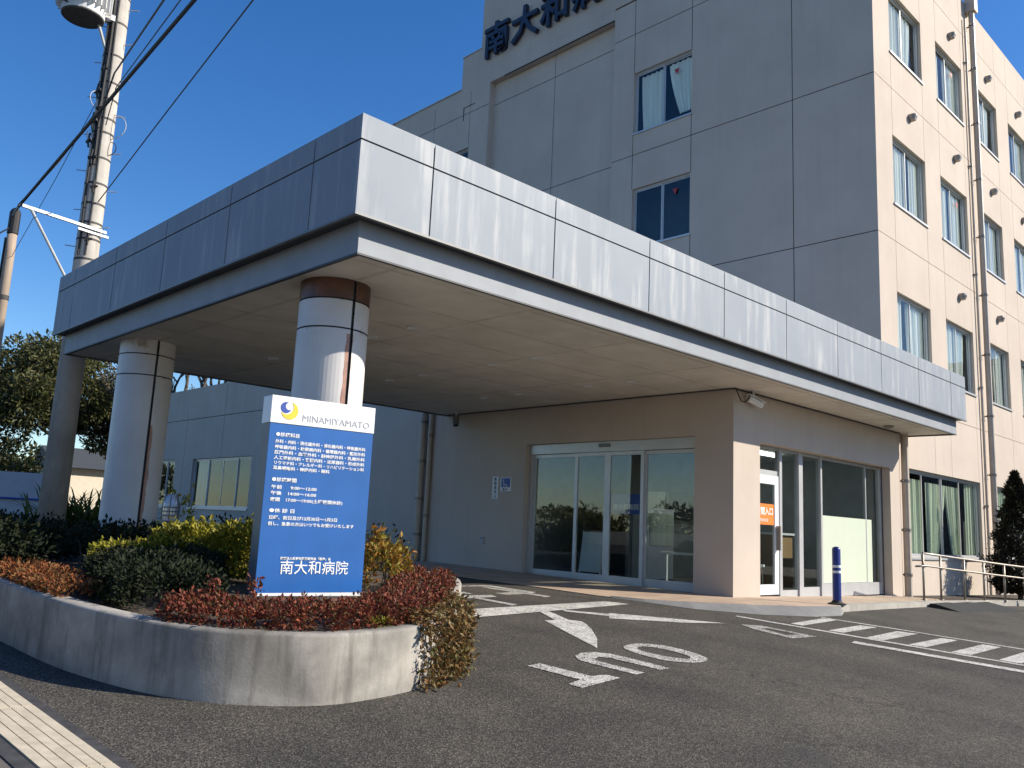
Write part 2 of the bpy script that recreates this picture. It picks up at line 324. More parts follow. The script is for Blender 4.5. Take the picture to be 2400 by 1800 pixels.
def wall_relief(u0, u1, w0, w1, holes, gu, gw, P, gwid=.018, gdep=.012):
    """wall with window openings and real joint grooves; gw: heights or (height, u from, u to)"""
    U = {u0, u1}; W = {w0, w1}
    gu = [(g, w0, w1) if not isinstance(g, tuple) else g for g in gu]; gw = [(g, u0, u1) if not isinstance(g, tuple) else g for g in gw]
    for a, b, c, e in holes: U |= {a, b}; W |= {c, e}
    for g, a, b in gu: U |= {g-gwid/2, g+gwid/2}; W |= {a, b}
    for g, a, b in gw: W |= {g-gwid/2, g+gwid/2}; U |= {a, b}
    us = sorted(u for u in U if u0-1e-6 <= u <= u1+1e-6); ws = sorted(w for w in W if w0-1e-6 <= w <= w1+1e-6)
    def dep(i, j):
        u = (us[i]+us[i+1])/2; w = (ws[j]+ws[j+1])/2
        for a, b, c, e in holes:
            if a < u < b and c < w < e: return None
        for g, a, b in gu:
            if abs(u-g) < gwid/2 and a < w < b: return gdep
        for g, a, b in gw:
            if abs(w-g) < gwid/2 and a < u < b: return gdep
        return 0.0
    return cells(us, ws, dep, P, lambda i, j, dp: 1 if dp == gdep else 0)
def leaves(mb, P, size, aspect=.5, up=.3, jit=.5, mi=0, out=None):
    """one folded leaf per point"""
    n = len(P); D = RNG.normal(size=(n, 3)); D[:, 2] += up
    if out is not None: D += out*1.1
    D /= np.linalg.norm(D, axis=1)[:, None]
    Q = RNG.normal(size=(n, 3)); S = np.cross(D, Q); S /= np.linalg.norm(S, axis=1)[:, None]
    Nn = np.cross(S, D); L = size*(1+jit*RNG.uniform(-1, 1, n))[:, None]; W = L*aspect*.5
    a = P; b = P+D*L*.5+S*W+Nn*W*.35; c = P+D*L; e = P+D*L*.5-S*W+Nn*W*.35
    V = np.stack([a, b, c, e], 1).reshape(-1, 3); o = len(mb.v)
    mb.v += [tuple(x) for x in V.tolist()]
    mb.f += [(o+4*i, o+4*i+1, o+4*i+2, o+4*i+3) for i in range(n)]; mb.m += [mi]*n

# ------------------------------------------------------------------ ground levels
def g(x, y):
    xx = min(max(x, 11.57), 26); yy = min(max(y, -10), 16)
    return -0.87 - 0.016*(xx-11.57) + (.075*(yy-7.04) if yy < 7.04 else .015*(yy-7.04))
def ga(x, y): return -.865 - .016*(x-11.57)     # paved apron by the entrance
def gsoil(x, y): return -.66 + .065*(min(max(y, 3.5), 7.0)-4.47) - .045
xs = [-300, -120, -40, -15, -8, -4] + [i*.8 for i in range(-3, 15)] + [11.57] + [12.4+i*1.6 for i in range(0, 9)] + [26, 40, 90, 300]
ys = [-300, -100, -40, -20, -10] + [-9+i*.9 for i in range(0, 17)] + [7.04] + [8+i*1.0 for i in range(0, 9)] + [20, 30, 50, 90, 200, 400]
xs = sorted(set(xs)); ys = sorted(set(ys))
mb = MB(); mb.v = [(x, y, g(x, y)) for y in ys for x in xs]; nx = len(xs)
mb.f = [(j*nx+i, j*nx+i+1, (j+1)*nx+i+1, (j+1)*nx+i) for j in range(len(ys)-1) for i in range(nx-1)]; mb.m = [0]*len(mb.f)
structure(mb.build('ground', M['asphalt']))
def flat(poly, name, m, dz=.005, hole=None, cut=.12):
    bm = bmesh.new(); vs = [bm.verts.new((x, y, 0)) for x, y in poly]
    ed = [bm.edges.new((vs[i], vs[(i+1) % len(vs)])) for i in range(len(vs))]
    if hole:
        hv = [bm.verts.new((x, y, 0)) for x, y in hole]; ed += [bm.edges.new((hv[i], hv[(i+1) % len(hv)])) for i in range(len(hv))]
    bmesh.ops.triangle_fill(bm, edges=ed, use_beauty=True, use_dissolve=False)
    for _ in range(4):
        le = [e for e in bm.edges if e.calc_length() > cut*2.2]
        if not le: break
        bmesh.ops.subdivide_edges(bm, edges=le, cuts=1); bmesh.ops.triangulate(bm, faces=bm.faces[:])
    for f in bm.faces:
        f.normal_update()
        if f.normal.z < 0: f.normal_flip()
    for v in bm.verts: v.co.z = g(v.co.x, v.co.y)+dz
    me = bpy.data.meshes.new(name); bm.to_mesh(me); bm.free(); me.materials.append(m)
    o = bpy.data.objects.new(name, me); COL.objects.link(o); return structure(o)
def smooth_closed(pts, n=4):
    out = []; k = len(pts)
    for i in range(k):
        p0, p1, p2, p3 = (Vector((*pts[(i+j-1) % k], 0)) for j in range(4))
        for t in range(n):
            t /= n
            q = .5*((2*p1)+(-p0+p2)*t+(2*p0-5*p1+4*p2-p3)*t*t+(-p0+3*p1-3*p2+p3)*t**3); out.append((q.x, q.y))
    return out
# street beside the gutter
flat([(1.26, -6), (1.26, 16), (-6, 16), (-6, -6)], 'road', M['road'], .004, cut=1.2)
# markings
flat([(6.08, 7.0), (5.83, 6.59), (8.92, 6.92), (8.78, 7.23)], 'stop_line', M['paint'])
flat([(6.10, 7.05), (6.05, 7.2), (5.72, 6.62), (4.62, 5.31), (4.70, 5.22), (5.80, 6.53)], 'edge_line', M['paint'])
flat([(7.08, 6.74), (6.84, 6.28), (6.69, 6.29), (6.36, 5.62), (6.11, 5.09), (6.5, 5.42), (6.85, 5.79), (7.02, 6.0), (7.11, 6.15), (7.02, 6.25), (7.22, 6.72)], 'arrow_marking', M['paint'])
flat([(7.49, 6.78), (7.9, 6.43), (7.98, 6.47), (9.07, 5.59), (8.44, 5.78), (7.65, 6.21), (7.78, 6.32), (7.44, 6.68)], 'arrow_marking', M['paint'])
flat([(9.20, 5.50), (9.44, 5.38), (9.50, 4.70), (8.98, 4.74), (9.06, 5.22)], 'arrow_marking', M['paint_worn'], hole=[(9.22, 5.25), (9.36, 5.22), (9.38, 4.86), (9.14, 4.88)])
flat([(4.92, 4.79), (5.09, 4.82), (5.17, 4.36), (5.33, 4.34), (5.36, 4.23), (4.81, 4.13), (4.79, 4.25), (4.99, 4.31)], 'letter_marking', M['paint_letter'])
U_o = [(5.59, 4.26), (5.56, 4.45), (5.53, 4.66), (5.53, 4.80), (5.62, 4.92), (5.78, 4.99), (5.94, 4.97), (6.03, 4.88), (6.07, 4.70), (6.10, 4.3)]
U_i = [(5.95, 4.29), (5.92, 4.55), (5.88, 4.76), (5.80, 4.82), (5.71, 4.78), (5.67, 4.70), (5.69, 4.5), (5.72, 4.27)]
flat(U_o+U_i, 'letter_marking', M['paint_letter'])
flat(smooth_closed([(6.39, 5.01), (6.57, 5.10), (6.76, 5.10), (6.93, 4.97), (6.96, 4.75), (6.90, 4.5), (6.78, 4.38), (6.6, 4.35), (6.44, 4.41), (6.33, 4.53), (6.31, 4.76)], 3), 'letter_marking', M['paint_letter'],
     hole=smooth_closed([(6.49, 4.93), (6.61, 5.00), (6.72, 4.96), (6.78, 4.80), (6.77, 4.60), (6.68, 4.49), (6.58, 4.50), (6.50, 4.63), (6.46, 4.80)], 3))
Aw, Uw = .07, .07
def lane(p, q, w, name='lane_line', m='paint'):
    p, q = Vector(p), Vector(q); t = (q-p).normalized(); nn = Vector((-t.y, t.x))*w
    flat([tuple(p+nn), tuple(q+nn), tuple(q-nn), tuple(p-nn)], name, M[m], .0055)
lane((9.80, 5.92), (10.83, 1.6), .05); lane((11.28, 5.52), (12.44, 1.9), .042)
bars = [[(10.12, 5.35), (10.14, 5.21), (11.35, 5.32), (11.19, 5.47)], [(10.18, 4.9), (10.23, 4.74), (11.37, 4.81), (11.25, 4.98)], [(10.23, 4.46), (10.26, 4.28), (11.5, 4.35), (11.37, 4.56)],
        [(10.36, 4.03), (10.41, 3.86), (11.62, 3.92), (11.5, 4.08)], [(10.43, 3.6), (10.51, 3.42), (11.76, 3.48), (11.68, 3.66)], [(10.58, 3.16), (10.62, 2.96), (11.9, 3.03), (11.8, 3.22)], [(10.68, 2.72), (10.74, 2.54), (12.05, 2.6), (11.97, 2.78)]]
for b in bars: flat(b, 'hatch_bar', M['paint'], .0045)
lane((9.66, 4.36), (10.35, 1.6), .09)
for k in ([(7.88, 9.34), (8.66, 9.45), (8.79, 9.4), (8.74, 8.4), (8.53, 8.28), (8.60, 9.22)], [(8.40, 9.17), (8.53, 9.20), (8.51, 7.91), (8.34, 7.82)], [(7.97, 8.43), (8.31, 8.47), (8.44, 8.29), (8.2, 8.19), (7.98, 8.21)],
          [(7.26, 8.61), (7.62, 8.64), (7.57, 8.4), (7.3, 8.36), (7.09, 8.4)], [(6.92, 8.2), (7.1, 8.26), (7.74, 8.23), (7.62, 8.01), (7.25, 7.95), (6.87, 7.95), (6.78, 8.01)], [(7.18, 7.97), (7.29, 7.95), (7.23, 7.24), (7.07, 7.16)]):
    flat(k, 'letter_marking', M['paint_letter'])
# apron: tan paving with a concrete kerb on its street edge
ap = [(11.56, 14.3), (9.45, 14.3), (9.45, 9.85), (9.36, 8.6), (9.32, 7.76), (9.46, 7.1), (9.80, 6.62), (10.5, 6.2), (11.3, 5.9), (12.2, 5.78), (12.4, 5.80), (12.4, 7.3), (11.56, 7.3)]
structure(MB().prism(ap, lambda x, y: g(x, y)-.3, lambda x, y: max(ga(x, y), g(x, y)+.012) if x > 9.6 else g(x, y)+.012).build('pavement', M['tiles']))
ap2 = [(12.4, 7.3), (12.4, 5.98), (14.2, 6.08), (16.2, 6.16), (16.9, 6.3), (18, 6.35), (18, 7.3)]
structure(MB().prism(ap2, -1.6, lambda x, y: ga(x, y)-.001).build('pavement', M['tiles']))
structure(MB().prism([(12.4, 5.80), (14.2, 5.9), (16.2, 5.97), (16.2, 6.158), (14.2, 6.078), (12.4, 5.978)], -1.6, lambda x, y: ga(x, y)).build('kerb', M['curb']))
structure(MB().prism([(16.2, 5.97), (19.4, 5.86), (24, 5.4), (24, 5.6), (19.4, 6.05), (16.2, 6.15)], -1.6, lambda x, y: ga(x, y)+.005).build('kerb', M['curb']))
structure(MB().prism([(18, 7.3), (18, 6.2), (19.4, 6.052), (24, 5.602), (34, 5.2), (34, 7.3)], -1.6, lambda x, y: ga(x, y)-.012).build('soil', M['soil']))
mb = MB(); A = [(9.36, 7.6), (9.46, 7.1), (9.80, 6.62), (10.5, 6.2), (11.3, 5.9), (12.2, 5.78), (12.42, 5.79)]; B = [(9.33, 7.55), (9.38, 7.0), (9.66, 6.44), (10.38, 5.90), (11.22, 5.58), (11.95, 5.55), (12.40, 5.72)]
for i in range(len(A)-1):
    P = [(*B[i], g(*B[i])+.004), (*B[i+1], g(*B[i+1])+.004), (*A[i+1], ga(*A[i+1])-.006), (*A[i], max(ga(*A[i])-.006, g(*A[i])+.006))]
    mb.add(P, [(0, 1, 2, 3)])
structure(mb.build('ramp', M['grayramp']))
# black rubber kerb ramp
t = thing('kerb_ramp', 'black rubber ramp laid against the kerb below the handrail', 'ramp', (17.6, 5.72, g(17.6, 5.72)))
mb = MB(); z0 = g(17.6, 5.4)
for x0, x1 in ((16.25, 17.15), (17.18, 18.1), (18.13, 19.05)):
    zt = ga(x1, 6)-.01; y = 5.95
    mb.add([(x0, y-.75, z0-.03), (x1, y-.75, z0-.03), (x1, y, z0-.02), (x0, y, z0-.02), (x0+.01, y-.12, zt), (x1-.01, y-.12, zt), (x1-.01, y-.01, zt), (x0+.01, y-.01, zt)],
           [(0, 3, 2, 1), (4, 5, 6, 7), (0, 1, 5, 4), (1, 2, 6, 5), (2, 3, 7, 6), (3, 0, 4, 7)])
mb.build('ramp_body', M['black'], t)

# ------------------------------------------------------------------ hospital building
SOF = 2.32
B = thing('hospital_building', 'cream four storey hospital with dark roof lettering and a low ground floor wing', 'hospital', (17.5, 7.174, -1.0))
FY = lambda y0: (lambda u, w, dp: (u, y0+dp, w))                      # wall facing -Y
FX = lambda x0: (lambda u, w, dp: (x0+dp, -u, w))                     # wall facing -X, u = -y
WINZ = [(11.169, 12.776), (7.51, 9.133), (3.862, 5.482)]
WINX = [(18.396, 20.319), (21.302, 23.182), (24.425, 26.077), (27.149, 29.0), (30.2, 32.0), (33.1, 34.9)]
holes = [(a, b, c, e) for a, b in WINX for c, e in WINZ] + [(18.5, 23.22, -.2, 1.665), (24.42, 29.0, -.2, 1.665), (30.2, 34.8, -.2, 1.665)]
seams = [(x, e, f) for a, b in WINX for x in (a+.02, b-.02) for e, f in ((-1.4, -.2), (1.665, 3.862), (5.482, 7.51), (9.133, 11.169), (12.776, 14.95))]
seams = [s for s in seams if not (18.5 < s[0] < 23.2 and s[1] == -1.4)]
w1 = wall_relief(17.5, 36.5, -1.6, 14.95, holes, seams, [3.02, 6.62, 10.265, 13.9], FY(7.174), .014, .01)
w1.build('south_wall', [M['wall'], M['wall']], B)
DW = [(11.92, 13.82, 10.89, 12.70), (11.935, 13.80, 7.6, 9.27), (11.94, 13.8, 3.95, 5.6)]
w2 = wall_relief(-14.56, -7.174, -1.2, 14.95, [(-b, -a, c, e) for a, b, c, e in DW], [-9.10, (-11.92, -1, 3.95), (-11.92, 5.6, 7.6), (-11.92, 9.27, 10.89), (-11.92, 12.7, 14.95), (-13.82, 5.6, 7.6), (-13.82, 9.27, 10.89), (-13.82, 12.7, 14.95)],
                 [3.02, 6.62, 10.265, 13.9], FX(17.5), .022, .015)
w2.build('west_wall', [M['wall'], M['groove']], B)
w3 = wall_relief(-19.9, -14.56, -1.2, 14.66, [], [-17.1], [3.02, 6.62, 10.265, 13.9], FX(17.72), .022, .015)
w3.box(17.502, 17.72, 14.56, 14.575, -1.2, 14.66); w3.box(17.502, 17.72, 19.885, 19.9, -1.2, 14.66)
w3.build('recessed_wall', [M['wall'], M['groove']], B)
w4 = wall_relief(-27, -19.9, -1.2, 14.66, [(-22.7, -20.84, 10.89, 12.64), (-22.7, -20.84, 7.6, 9.27)], [-20.84, -22.76, -25.4], [6.62, 10.265, 13.9], FX(17.5), .022, .015)
w4.box(17.5, 30, 21.36, 27, 14.66, 14.88)
w4.build('north_wall', [M['wall'], M['groove']], B)
# roof and parapets; the tall sign wall stands on the roof line
mb = MB(); mb.box(17.9, 36.4, 7.4, 27, 14.4, 14.6); mb.box(17.5, 36.5, 7.174, 7.42, 14.95, 15.0); mb.box(17.5, 17.75, 7.42, 13.4, 14.95, 15.0)
mb.box(36.3, 36.5, 7.43, 27, -1.2, 14.9); mb.box(17.7, 36.3, 26.8, 26.99, -1.2, 14.65)
mb.build('roof', M['wall'], B)
mb = MB(); mb.box(17.5, 17.8, 10.4, 20.42, 15.002, 18.9); mb.box(17.5, 17.8, 14.562, 20.42, 14.662, 15.0); mb.box(17.5, 17.8, 20.422, 21.36, 14.662, 16.08); mb.box(17.8, 22, 10.5, 20.3, 14.7, 18.9)
sw = mb.build('sign_wall', M['wall'], B)
mb = MB(); mb.box(17.49, 17.52, 14.6, 19.2, 14.635, 14.662); mb.box(17.485, 17.5, 20.6, 21.2, 14.15, 14.17); mb.box(17.485, 17.5, 21.16, 21.185, 13.7, 14.15); mb.build('wall_joint', M['groove'], B)
mb = MB(); mb.box(17.47, 17.84, 20.4, 21.38, 16.081, 16.11); mb.box(17.46, 17.7, 21.361, 27, 14.881, 14.92); mb.build('coping', M['housegrey'], B)
for k, ch in enumerate('南大和病院'):
    mb = MB(); text(mb, ch, 1.26, (17.40, 20.19-1.33*k, 15.62), (0, -1, 0), (0, 0, 1), .022, .06); mb.box(17.46, 17.5, 20.0-1.33*k-.55, 20.0-1.33*k-.5, 16.05, 16.1)
    mb.build('roof_letter', M['letter'], B)
# inner core so that nobody looks through the building
mb = MB(); mb.box(18.7, 36, 8.3, 26, -.9, 14.3); mb.build('interior_core', M['dark'], B)

def curtain(mb, P, u0, u1, z0, z1, amp=.03, waves=9, gather=0, seed=0):
    """cloth as a pleated sheet; gather pulls the lower edge to one side"""
    n = waves*6; rows = 7; o = len(mb.v); rs = random.Random(seed); ph = rs.random()*6
    for j in range(rows+1):
        w = j/rows; z = z1+(z0-z1)*w
        for i in range(n+1):
            s = i/n; u = u0+(u1-u0)*s
            if gather: u = u + gather*(w**1.5)*((1-s) if gather > 0 else s)
            mb.v.append(P(u, z, amp*math.sin(s*waves*2*math.pi+ph)*(1+.3*math.sin(s*17+ph))))
    for j in range(rows):
        for i in range(n):
            a = o+j*(n+1)+i; mb.f.append((a, a+1, a+n+2, a+n+1)); mb.m.append(0)
def window(root, P, u0, u1, z0, z1, nl=2, curt=None, sticker=False, gl='glass', fr='alu', dep=.10, seed=0, sill=True, fw=.045, room=True):
    """framed window; P(u, w, depth) maps to the wall; parts: window (frame) > pane, curtain, sill"""
    mb = MB()
    def bx(m, a, b, c, e, d0, d1):
        V = [P(a, c, d0), P(b, c, d0), P(b, e, d0), P(a, e, d0), P(a, c, d1), P(b, c, d1), P(b, e, d1), P(a, e, d1)]
        m.add(V, [(0, 1, 2, 3), (7, 6, 5, 4), (0, 4, 5, 1), (1, 5, 6, 2), (2, 6, 7, 3), (3, 7, 4, 0)])
    for a, b, c, e in ((u0, u0+fw, z0, z1), (u1-fw, u1, z0, z1), (u0+fw, u1-fw, z0, z0+fw), (u0+fw, u1-fw, z1-fw, z1)): bx(mb, a, b, c, e, dep-.02, dep+.05)
    edges = [u0+fw+(u1-u0-2*fw)*i/nl for i in range(nl+1)]
    for i in range(nl):
        a, b = edges[i], edges[i+1]; d0 = dep+.002+(.022 if i % 2 else 0)
        s = .032
        for p in ((a, a+s, z0+fw, z1-fw), (b-s, b, z0+fw, z1-fw), (a+s, b-s, z0+fw, z0+fw+s), (a+s, b-s, z1-fw-s, z1-fw)): bx(mb, *p, d0, d0+.02)
    f = mb.build('window', M[fr], root)
    for i in range(nl):
        m2 = MB(); a, b = edges[i], edges[i+1]; d0 = dep+.008+(.022 if i % 2 else 0); bx(m2, a+.03, b-.03, z0+fw+.03, z1-fw-.03, d0, d0+.006)
        m2.build('pane', M[gl], f)
    if sill:
        m3 = MB(); bx(m3, u0-.03, u1+.03, z0-.045, z0-.002, -.035, dep); m3.build('sill', M['alu'], f)
    if curt:
        m4 = MB()
        for (a, b, top, bot, gth, key) in curt:
            curtain(m4, lambda u, w, dp: P(u, w, dep+.085+dp), u0+(u1-u0)*a, u0+(u1-u0)*b, z0+(z1-z0)*bot, z1-(z1-z0)*top, .025, max(3, int((b-a)*(u1-u0)*7)), gth, seed+int(a*100))
        m4.build('curtain', M[key], f)
    if room:
        m6 = MB(); bx(m6, u0-.3, u1+.3, z0-.3, z1+.15, dep+.95, dep+1.0)
        m6.build('room_back', M['dark'], f)
    if sticker:
        m5 = MB(); cu = u0+(u1-u0)*(sticker); cz = z1-(z1-z0)*.22; s = .085
        V = [P(cu-s, cz+s*.9, dep-.006), P(cu+s, cz+s*.9, dep-.006), P(cu, cz-s, dep-.006)]; V2 = [P(cu-s, cz+s*.9, dep-.002), P(cu+s, cz+s*.9, dep-.002), P(cu, cz-s, dep-.002)]
        m5.add(V+V2, [(0, 2, 1), (3, 4, 5), (0, 1, 4, 3), (1, 2, 5, 4), (2, 0, 3, 5)]); m5.build('sticker', M['red'], f)
    return f
P1 = FY(7.174); k = 0
cts = [[(.02, .49, .03, .02, 0, 'curtain'), (.5, .90, .03, .02, -.2, 'curtain')], [(.02, .46, .03, .02, 0, 'curtain'), (.56, .98, .03, .02, 0, 'curtain')], [(.02, .36, .03, .02, 0, 'curtain'), (.47, .98, .03, .02, .1, 'curtain')], [(.0, .62, .03, .02, 0, 'curtain'), (.68, .98, .03, .02, 0, 'curtain')]]
for i, (a, b) in enumerate(WINX[:5]):
    for j, (c, e) in enumerate(WINZ):
        window(B, P1, a, b, c, e, 2, cts[(i*2+j*3) % 4], .74 if (i == 1 and j < 2) else False, seed=i*7+j)
window(B, P1, 18.5, 23.22, -.2, 1.665, 4, [(.0, .13, .02, .01, 0, 'curtain_green'), (.14, .30, .10, .01, 0, 'curtain_green'), (.36, .60, .11, .01, -.55, 'curtain_green'), (.60, .80, .11, .01, .35, 'curtain_green'), (.88, 1.0, .02, .01, 0, 'curtain_green')], seed=3)
window(B, P1, 24.42, 29.0, -.2, 1.665, 4, [(.0, .34, .02, .01, 0, 'curtain_green'), (.4, .8, .1, .01, 0, 'curtain_green')], seed=5)
P2 = FX(17.5)
window(B, P2, -13.82, -11.92, 10.89, 12.70, 2, [(.06, .46, .06, .04, .08, 'curtain'), (.56, .98, .05, .12, .35, 'curtain')], .72, seed=1)
window(B, P2, -13.80, -11.935, 7.6, 9.27, 2, None, .72, seed=2)
window(B, P2, -13.8, -11.94, 3.95, 5.6, 2, [(.1, .5, .05, .03, 0, 'curtain')], seed=4)
window(B, P2, -22.7, -20.84, 10.89, 12.64, 2, None, seed=6); window(B, P2, -22.7, -20.84, 7.6, 9.27, 2, None, seed=8)
# vent hoods
def vent(x, z):
    mb = MB(); y = 7.174; n = 10
    prof = [(.088, 0), (.088, .09), (.075, .135), (.045, .16)]
    o = len(mb.v)
    for r, q in prof:
        for i in range(n+1):
            a = math.pi*i/n; mb.v.append((x+r*math.cos(a), y-q, z+r*math.sin(a)))
        mb.v.append((x-r, y-q*.8, z-.08)); mb.v.append((x+r, y-q*.8, z-.08))
    s = n+3
    for i in range(len(prof)-1):
        for j in range(s): mb.f.append((o+i*s+j, o+i*s+(j+1) % s, o+(i+1)*s+(j+1) % s, o+(i+1)*s+j)); mb.m.append(0)
    mb.f.append(tuple(o+3*s+j for j in range(s))); mb.m.append(0)
    mb.build('vent_hood', M['hood'], B)
for x, z in ((22.36, 13.38), (25.26, 13.38), (28.07, 13.38), (19.45, 9.93), (22.38, 9.94), (25.28, 9.96), (28.11, 9.95), (22.32, 6.24), (25.28, 6.28), (28.1, 6.28), (31, 13.38)): vent(x, z)
# downpipes
def downpipe(x, y, z0, z1, r, clamps, axis='y', head=False, name='downpipe'):
    mb = MB(); mb.tube([(x, y, z0), (x, y, z1)], r, 12)
    if head: mb.box(x-.13, x+.13, y-.13, 7.172, z1-.35, z1+.12)
    p = mb.build(name, M['pipe'], B, False)
    m2 = MB()
    for z in clamps:
        m2.lathe((x, y, z), [(r, -.03), (r+.012, -.03), (r+.012, .03), (r, .03)], 12)
        if axis == 'y': m2.box(x-.012, x+.012, y+r, y+r+.06, z-.015, z+.015); m2.box(x-r-.06, x+r+.06, y-.01, y+.012, z-.013, z+.013)
        else: m2.box(x+r, x+r+.06, y-.012, y+.012, z-.015, z+.015)
    m2.build('clamp', M['hood'], p)
downpipe(23.80, 7.04, -1.05, 15.05, .075, [.3, 1.9, 3.4, 5.0, 6.6, 8.2, 9.8, 11.4, 13.0, 14.3], head=True)
downpipe(23.48, 7.12, -1.05, 14.4, .03, [1.1, 4.1, 7.1, 10.1, 13.1])
downpipe(18.22, 7.05, -1.0, 2.60, .075, [-.55, .35, 1.35])
downpipe(18.0, 7.13, -1.0, 2.5, .022, [-.1, 1.0])

# ground floor: entrance block and wing
E_ = 11.57
doorh = (-11.54, -7.74, -.9, 1.60)
wv = wall_relief(-32, -7.04, -1.2, 3.3, [doorh, (-26.3, -22.45, .2, 1.70), (-29.2, -27.6, .2, 1.72)], [(-12.5, 2.4, 3.3), -17.9, -21.2, -24.4, -27.0, (-30.1, -1, 3.3)], [(2.98, -32, -13.9)], FX(E_), .02, .012)
wv.build('wing_wall', [M['wall'], M['groove']], B)
wv = wall_relief(-32, -13.0, 3.3, 3.98, [], [-17.9, -24.4, -21.2], [], FX(E_), .02, .012); wv.box(E_+.01, E_+.25, 13.0, 32, 3.95, 3.99); wv.box(E_+.3, 17.4, 13, 32, 3.3, 3.5); wv.box(E_+.02, 17.4, 31.8, 32, -1.1, 3.9)
wv.build('wing_parapet', [M['wall'], M['groove']], B)
wv = wall_relief(E_, 17.92, -1.2, 3.3, [(12.36, 17.42, -.95, 1.56)], [], [], FY(7.04), .02, .012)
wv.box(E_+.02, 17.48, 7.1, 13.4, 2.5, 3.28); wv.box(17.905, 17.92, 7.04, 7.172, -1.2, 3.3)
wv.build('entrance_wall', [M['wall'], M['groove']], B)
window(B, FX(E_), -26.3, -22.45, .2, 1.70, 4, [(.02, .22, .03, .02, 0, 'curtain')], gl='glass_wing', seed=11)
window(B, FX(E_), -29.2, -27.6, .2, 1.72, 2, None, gl='glass_wing', seed=12)
# lobby seen through the glass
mb = MB(); mb.box(11.75, 17.4, 7.3, 13, -.93, -.872); mb.build('lobby_floor', M['roomfloor'], B)
mb = MB(); mb.box(11.75, 17.4, 7.3, 13, 1.72, 1.78); mb.build('lobby_ceiling', M['roomceil'], B)
mb = MB(); mb.box(17.3, 17.4, 7.35, 13, -.87, 1.72); mb.box(11.9, 17.3, 12.9, 13, -.87, 1.72); mb.box(14.1, 17.3, 11.0, 11.08, -.87, 1.72); mb.box(14.6, 14.7, 8.6, 11, .9, 1.72); mb.build('lobby_wall', M['room'], B)
for x, y in ((15.8, 9.6), (15.2, 8.6), (15.9, 10.6)):
    mb = MB(); mb.box(x-.6, x+.6, y-.06, y+.06, 1.66, 1.72); mb.build('ceiling_lamp', emis('lit_tube', (1, .98, .92), 3.5), B)
# glazed south front of the entrance: frame, fixed panes, side door
def slab(mb, x0, x1, z0, z1, y=7.25, t=.05): mb.box(x0, x1, y, y+t, z0, z1)
gf = MB()
for a, b in ((12.362, 12.40), (13.32, 13.40), (13.99, 14.13), (14.80, 14.86), (17.36, 17.418)): slab(gf, a, b, -.93, 1.558, 7.22, .09)
slab(gf, 12.40, 13.32, 1.08, 1.16); slab(gf, 13.40, 13.99, -.93, -.80); slab(gf, 14.13, 14.80, -.93, -.76); slab(gf, 14.86, 17.36, -.93, -.70, 7.23, .07)
slab(gf, 12.40, 13.32, 1.51, 1.558); slab(gf, 13.40, 13.99, 1.51, 1.558); slab(gf, 14.13, 14.80, 1.51, 1.558); slab(gf, 14.86, 17.36, 1.51, 1.558)
slab(gf, 16.74, 16.77, -.70, 1.51)
gf = gf.build('glazing_frame', M['alu'], B)
for a, b, c, e in ((12.40, 13.32, 1.16, 1.51), (13.40, 13.99, -.80, 1.51), (14.13, 14.80, -.76, 1.51), (14.86, 16.74, -.70, 1.51), (16.77, 17.36, -.70, 1.51)):
    MB().box(a, b, 7.265, 7.272, c, e).build('pane', M['glass_door'], gf)
MB().box(14.865, 17.0, 7.255, 7.262, -.695, .50).build('frosted_panel', M['frost'], gf)
sd = MB()
for a, b, c, e in ((12.405, 12.52, -.86, 1.075), (13.18, 13.315, -.86, 1.075), (12.52, 13.18, .93, 1.075), (12.52, 13.18, -.86, -.70)): slab(sd, a, b, c, e, 7.235, .045)
sd = sd.build('side_door', M['white'], B)
MB().box(12.52, 13.18, 7.25, 7.257, -.70, .93).build('pane', M['glass_door'], sd)
MB().box(13.22, 13.25, 7.16, 7.234, -.15, .25).build('handle', M['steel'], sd)
# automatic doors, facing the street
hd = MB(); hd.box(11.66, 11.80, 7.742, 11.538, 1.42, 1.598); hd.box(11.68, 11.82, 11.46, 11.538, -.88, 1.42); hd.box(11.68, 11.82, 7.742, 7.80, -.88, 1.42); hd.build('door_header', M['alu'], B)
MB().box(11.63, 11.662, 9.55, 9.79, 1.50, 1.56).build('door_sensor', M['alu_dark'], B)
for y0, y1, x in ((7.80, 8.85, 11.73), (8.83, 9.62, 11.69), (9.62, 10.38, 11.69), (10.36, 11.46, 11.73)):
    mb = MB(); s = .055 if x > 11.7 else .065
    for a, b, c, e in ((y0, y0+s, -.855, 1.415), (y1-s, y1, -.855, 1.415), (y0+s, y1-s, -.855, -.71), (y0+s, y1-s, 1.35, 1.415)): mb.box(x, x+.04, a, b, c, e)
    dr = mb.build('sliding_door', M['alu'], B)
    MB().box(x+.017, x+.024, y0+s, y1-s, -.71, 1.35).build('pane', M['glass_door'], dr)
MB().box(11.58, 11.86, 7.75, 11.53, -.87, -.858).build('door_threshold', M['alu_dark'], B)

